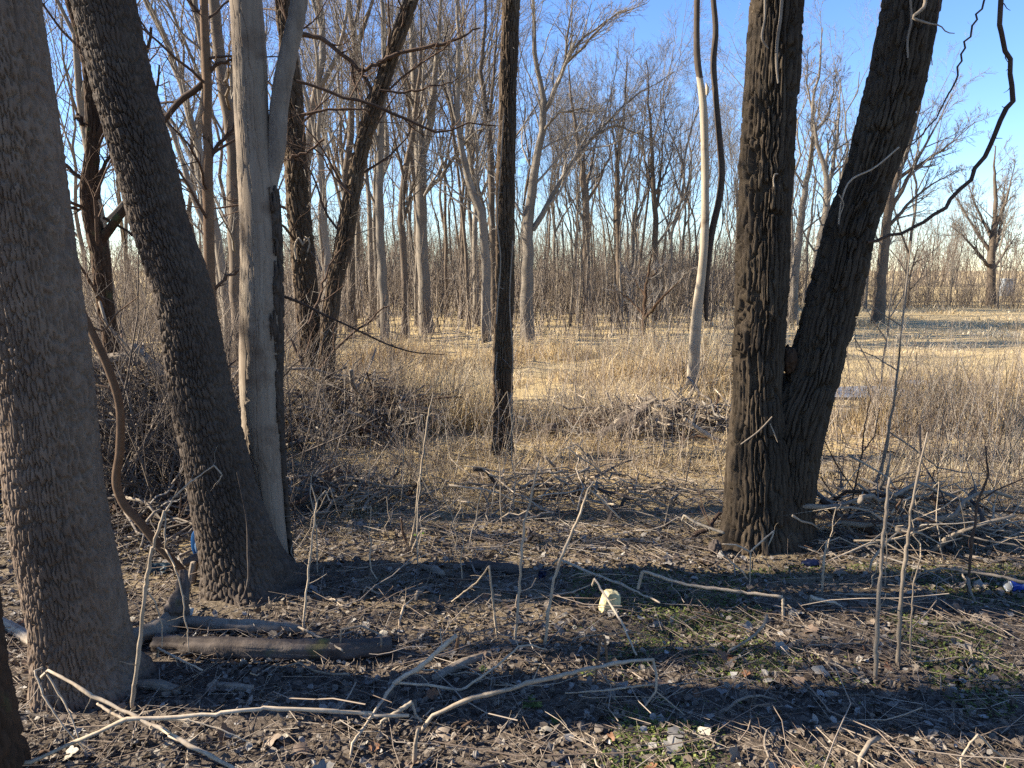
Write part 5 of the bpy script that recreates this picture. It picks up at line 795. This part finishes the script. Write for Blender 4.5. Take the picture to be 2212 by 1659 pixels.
while k < 170:
    px = q.uniform(-40, 2250); D = 1.9 + 2.3 * q.rand() ** 1.4; x = (px - CX) / FPX * D * cP
    if not clear(np.array([x]), np.array([D]), 0.05)[0]: continue
    i = q.randint(5); o = link('fallen_leaf', LM[i], None, (x, D, gz(x, D) + 0.018)); s_ = q.uniform(0.035, 0.085); o.scale = (s_, s_, s_); o.rotation_euler = (q.normal(0, 0.35), q.normal(0, 0.35), q.uniform(0, 6.28))
    tag(o, ['curled tan fallen leaf on the litter', 'bleached grey fallen leaf on the litter', 'rust-red fallen leaf on the litter', 'dark brown fallen leaf on the litter', 'pale buff fallen leaf on the litter'][i], 'leaf', ['tan fallen leaves', 'grey fallen leaves', 'rust fallen leaves', 'brown fallen leaves', 'pale fallen leaves'][i]); k += 1; lf.setdefault(i, []).append((o, x, D))
for i, w_ in enumerate(['curled tan leaf', 'bleached grey leaf', 'rust-red leaf', 'dark brown leaf', 'pale buff leaf']): name_apart(lf.get(i, []), w_)
def one_leaf(px, py, s_, i, rot, label, tilt=(0.5, 0.2)):
    g_ = gnd(px, py); o = link('fallen_leaf', LM[i], None, (g_[0], g_[1], gz(g_[0], g_[1]) + s_ * 0.3)); o.scale = (s_,) * 3; o.rotation_euler = (tilt[0], tilt[1], rot); tag(o, label, 'leaf')
one_leaf(1590, 1640, 0.075, 0, 0.7, 'large tan leaf standing on edge at the bottom right of centre', (1.1, 0.3))
one_leaf(1965, 1612, 0.07, 4, 2.0, 'large whitish crumpled leaf near the bottom right corner', (0.3, 0.4))
one_leaf(1852, 1462, 0.085, 0, 1.2, 'broad tan leaf propped at the foot of the left tall stalk', (0.7, 0.1))
one_leaf(1773, 1466, 0.08, 4, 0.1, 'broad buff leaf lying left of the tall stalk pair', (0.25, 0.2))
one_leaf(2065, 1330, 0.07, 2, 0.5, 'rust-red leaf catching the light right of the tall stalk pair', (0.9, 0.2))
one_leaf(1866, 1412, 0.06, 2, 0.9, 'upright rust-red leaf between stick and left tall stalk', (1.2, 0.2))
# ------------------------------------------------------------------ small odd things
def obj1(name, label, cat, V, F, mat, loc, smooth=True): return tag(link(name, mk_mesh(name, V, F, mat, smooth), None, loc), label, cat)
c = gnd(1320, 1322); V, F = blob((0, 0, 0), (1, 1, 1), 24, 3, 0.0); d = np.sign(V) * np.abs(V) ** 0.28; d /= np.abs(d).max(0); d *= (1 + 0.22 * (fbm(d[:, 0] * 2 + 5, d[:, 1] * 2 + 5, d[:, 2] * 2 + 5, 4, 3) - 0.5))[:, None]; d[:, 0] *= 1 - 0.14 * d[:, 2]; d[:, 2] -= 0.18 * np.maximum(d[:, 0], 0) * (d[:, 2] > 0)
o = obj1('foam_block', 'pale yellow weathered block half sunk in the litter before the twin trunk', 'block', d * np.array([0.043, 0.030, 0.056]), F, flat_mat('yellowed_foam', (0.56, 0.47, 0.25), 0.9, 0.18, 22), (c[0], c[1] + 0.02, gz(c[0], c[1]) + 0.042)); o.rotation_euler = (0.1, 0.12, 0.3)
def sheet(w, h, n, amp, s, th=0.002):
    u, v = np.meshgrid(np.linspace(-0.5, 0.5, n), np.linspace(-0.5, 0.5, n)); z = amp * (fbm(u * 4 + 9, v * 4 + 9, s=s, o=3) - 0.5); A = np.stack([u * w, z, v * h], -1).reshape(-1, 3); B = A + np.array([0, th, 0]); i = (np.arange(n - 1)[:, None] * n + np.arange(n - 1)[None]).ravel(); F = np.stack([i, i + 1, i + n + 1, i + n], -1); return np.vstack([A, B]), np.vstack([F, F[:, ::-1] + n * n])
c = gnd(404, 1340); V, F = sheet(0.055, 0.062, 12, 0.02, 3); o = obj1('paper_scrap', 'small white scrap of paper leaning by the rotten stump', 'paper', V, F, flat_mat('white_paper', (0.62, 0.58, 0.50), 0.8, 0.05, 30), (c[0], c[1], gz(c[0], c[1]) + 0.035)); o.rotation_euler = (-0.35, 0.15, -0.3)
Dm = 3.86; c = at(426, 1174, Dm); V, F = blob((0, 0, 0), (0.034, 0.014, 0.078), 20, 5, 0.03)
t = thing('plastic_oval', 'blue plastic oval with a pale inset propped behind the leaning trunk', 'plastic', (c[0], c[1], c[2])); link('shell', mk_mesh('shell', V, F, flat_mat('blue_plastic', (0.015, 0.075, 0.20), 0.35, 0.1)), t)
V, F = blob((0.004, -0.012, -0.014), (0.013, 0.006, 0.036), 14, 6, 0.02); link('inset', mk_mesh('inset', V, F, flat_mat('pale_blue_plastic', (0.16, 0.26, 0.38), 0.4, 0.1)), t)
mb = flat_mat('dark_blue_plastic', (0.008, 0.012, 0.035), 0.4, 0.1)
c = gnd(345, 1238); V, F = sheet(0.13, 0.08, 14, 0.06, 8); o = obj1('plastic_scrap', 'dark teal scrap of plastic behind the curved sapling', 'plastic', V, F, flat_mat('dark_teal_plastic', (0.02, 0.045, 0.055), 0.4, 0.1), (c[0], c[1], 0.03)); o.rotation_euler = (-1.0, 0.1, 0.2)
c = gnd(1737, 1212); V, F = blob((0, 0, 0), (0.05, 0.03, 0.02), 14, 9, 0.5); obj1('plastic_scrap', 'crumpled dark blue plastic at the right foot of the twin trunk', 'plastic', V, F, mb, (c[0], c[1] - 0.1, gz(c[0], c[1]) + 0.015))
c = gnd(1172, 1255); V, F = sheet(0.045, 0.06, 12, 0.05, 12); o = obj1('plastic_scrap', 'small dark scrap standing beside the slanting central stalk', 'plastic', V, F, mb, (c[0], c[1], gz(c[0], c[1]) + 0.03)); o.rotation_euler = (-0.2, 0.2, 0.4)
# crumpled can
c = gnd(2196, 1284); t = thing('drink_can', 'crumpled blue and silver can lying at the right edge', 'can', (c[0], c[1], gz(c[0], c[1]) + 0.028)); t.rotation_euler = (0.1, 0.1, 0.25)
def can_band(x0, x1, r0, name, mat, extra=0.0, th=(0, 2 * math.pi), parent=None, rr=None):
    m = 40; a = np.linspace(th[0], th[1], m); xs = np.linspace(x0, x1, 14); X, A = np.meshgrid(xs, a, indexing='ij'); r = r0 + extra - 0.010 * sst(0.35, 0.8, vn(X * 45 + 3, np.cos(A) * 1.5 + 3, np.sin(A) * 1.5 + 3, 77))
    V = np.stack([X, np.cos(A) * r, np.sin(A) * r], -1).reshape(-1, 3); i = np.arange(13)[:, None] * m; j = np.arange(m - 1)[None]; return link(name, mk_mesh(name, V, np.stack([i + j, i + j + 1, i + m + j + 1, i + m + j], -1).reshape(-1, 4), mat), parent or t)
silver = flat_mat('can_metal', (0.55, 0.56, 0.58), 0.3, 0.06); silver.node_tree.nodes['Principled BSDF'].inputs['Metallic'].default_value = 0.8
body = can_band(-0.055, 0.055, 0.030, 'body', flat_mat('can_blue', (0.02, 0.05, 0.28), 0.35, 0.1)); white = flat_mat('can_white', (0.7, 0.72, 0.76), 0.4, 0.05)
for i, (a0, a1, x0, x1) in enumerate([(-2.6, -2.3, -0.02, 0.03), (-2.15, -1.9, -0.022, 0.028), (-1.75, -1.5, -0.015, 0.03), (-1.35, -1.2, -0.02, 0.02)]): can_band(x0, x1, 0.030, 'print_mark', white, 0.0012, (a0, a1), body)
can_band(0.055, 0.062, 0.027, 'rim', silver); can_band(-0.062, -0.055, 0.027, 'rim', silver)
for sgn in (-1, 1):
    a = np.linspace(0, 2 * math.pi, 24, endpoint=False); V = np.vstack([np.stack([a * 0 + sgn * 0.059, np.cos(a) * 0.0265, np.sin(a) * 0.0265], -1), [[sgn * 0.057, 0, 0]]]); link('end', mk_mesh('end', V, np.array([[i, (i + 1) % 24, 24] for i in range(24)]), silver), t)
# seedling leaves
def rosette(label, px, py, s_, n, mat):
    g_ = gnd(px, py); b = Bag(); r_ = np.random.RandomState(int(px)); 
    for i in range(n):
        a = r_.uniform(0, 6.28); d = np.array([math.cos(a), math.sin(a), r_.uniform(0.1, 0.6)]); w = np.array([-d[1], d[0], 0]) * 0.38 * s_; c0 = r_.normal(0, 0.3, 3) * s_ * np.array([1, 1, 0.15]); V = np.array([c0, c0 + d * s_ * 0.45 + w, c0 + d * s_ + [0, 0, -0.2 * s_], c0 + d * s_ * 0.45 - w, c0 + d * s_ * 0.5 + [0, 0, 0.1 * s_]]); b.add(V, np.array([[0, 1, 4, 4], [0, 1, 2, 4], [0, 4, 2, 3]])[1:], np.full(5, r_.rand()))
    return tag(link('seedling', b.mesh('seedling', mat, False), None, (g_[0], g_[1], gz(g_[0], g_[1]) + 0.01)), label, 'plant')
M_lime = rnd_mat('lime_leaf', [(0, (0.22, 0.42, 0.02)), (1, (0.36, 0.55, 0.04))], 0.5, 0.4)
rosette('bright lime leaf sprig in front of the stick heap', 905, 1160, 0.035, 4, M_lime); rosette('small bright green seedling behind the bleached forked branch', 1045, 1455, 0.022, 9, M_green); rosette('spreading green sprig just above the long straight branch', 1150, 1520, 0.04, 12, M_green); rosette('green seedling tuft left of the long straight branch', 1200, 1560, 0.03, 8, M_green); rosette('green seedling tuft by the broken upright splinters', 1270, 1450, 0.03, 8, M_green)
# grey cabinet beyond the field
c = at(2172, 655, 46.0); t = thing('utility_box', 'grey rectangular box standing in the far field at the right edge', 'box', (c[0], c[1], gz(c[0], c[1])))
def boxm(w, d, h, z0, name, mat, bev=0.03, y0=0.0, x0=0.0):
    import bmesh
    bm = bmesh.new(); bmesh.ops.create_cube(bm, size=1); bmesh.ops.scale(bm, verts=bm.verts, vec=(w, d, h)); bmesh.ops.translate(bm, verts=bm.verts, vec=(x0, y0, z0 + h / 2)); bmesh.ops.bevel(bm, geom=bm.edges[:], offset=bev, segments=2, affect='EDGES'); me = bpy.data.meshes.new(name); bm.to_mesh(me); bm.free(); me.materials.append(mat); return me
gm = flat_mat('grey_paint', (0.24, 0.26, 0.28), 0.6, 0.06, 3)
link('cabinet', boxm(0.72, 0.5, 0.95, 0.0, 'cabinet', gm), t); link('lid', boxm(0.78, 0.56, 0.08, 0.952, 'lid', gm, 0.02), t); link('door', boxm(0.6, 0.02, 0.75, 0.1, 'door', gm, 0.005, -0.255), t)
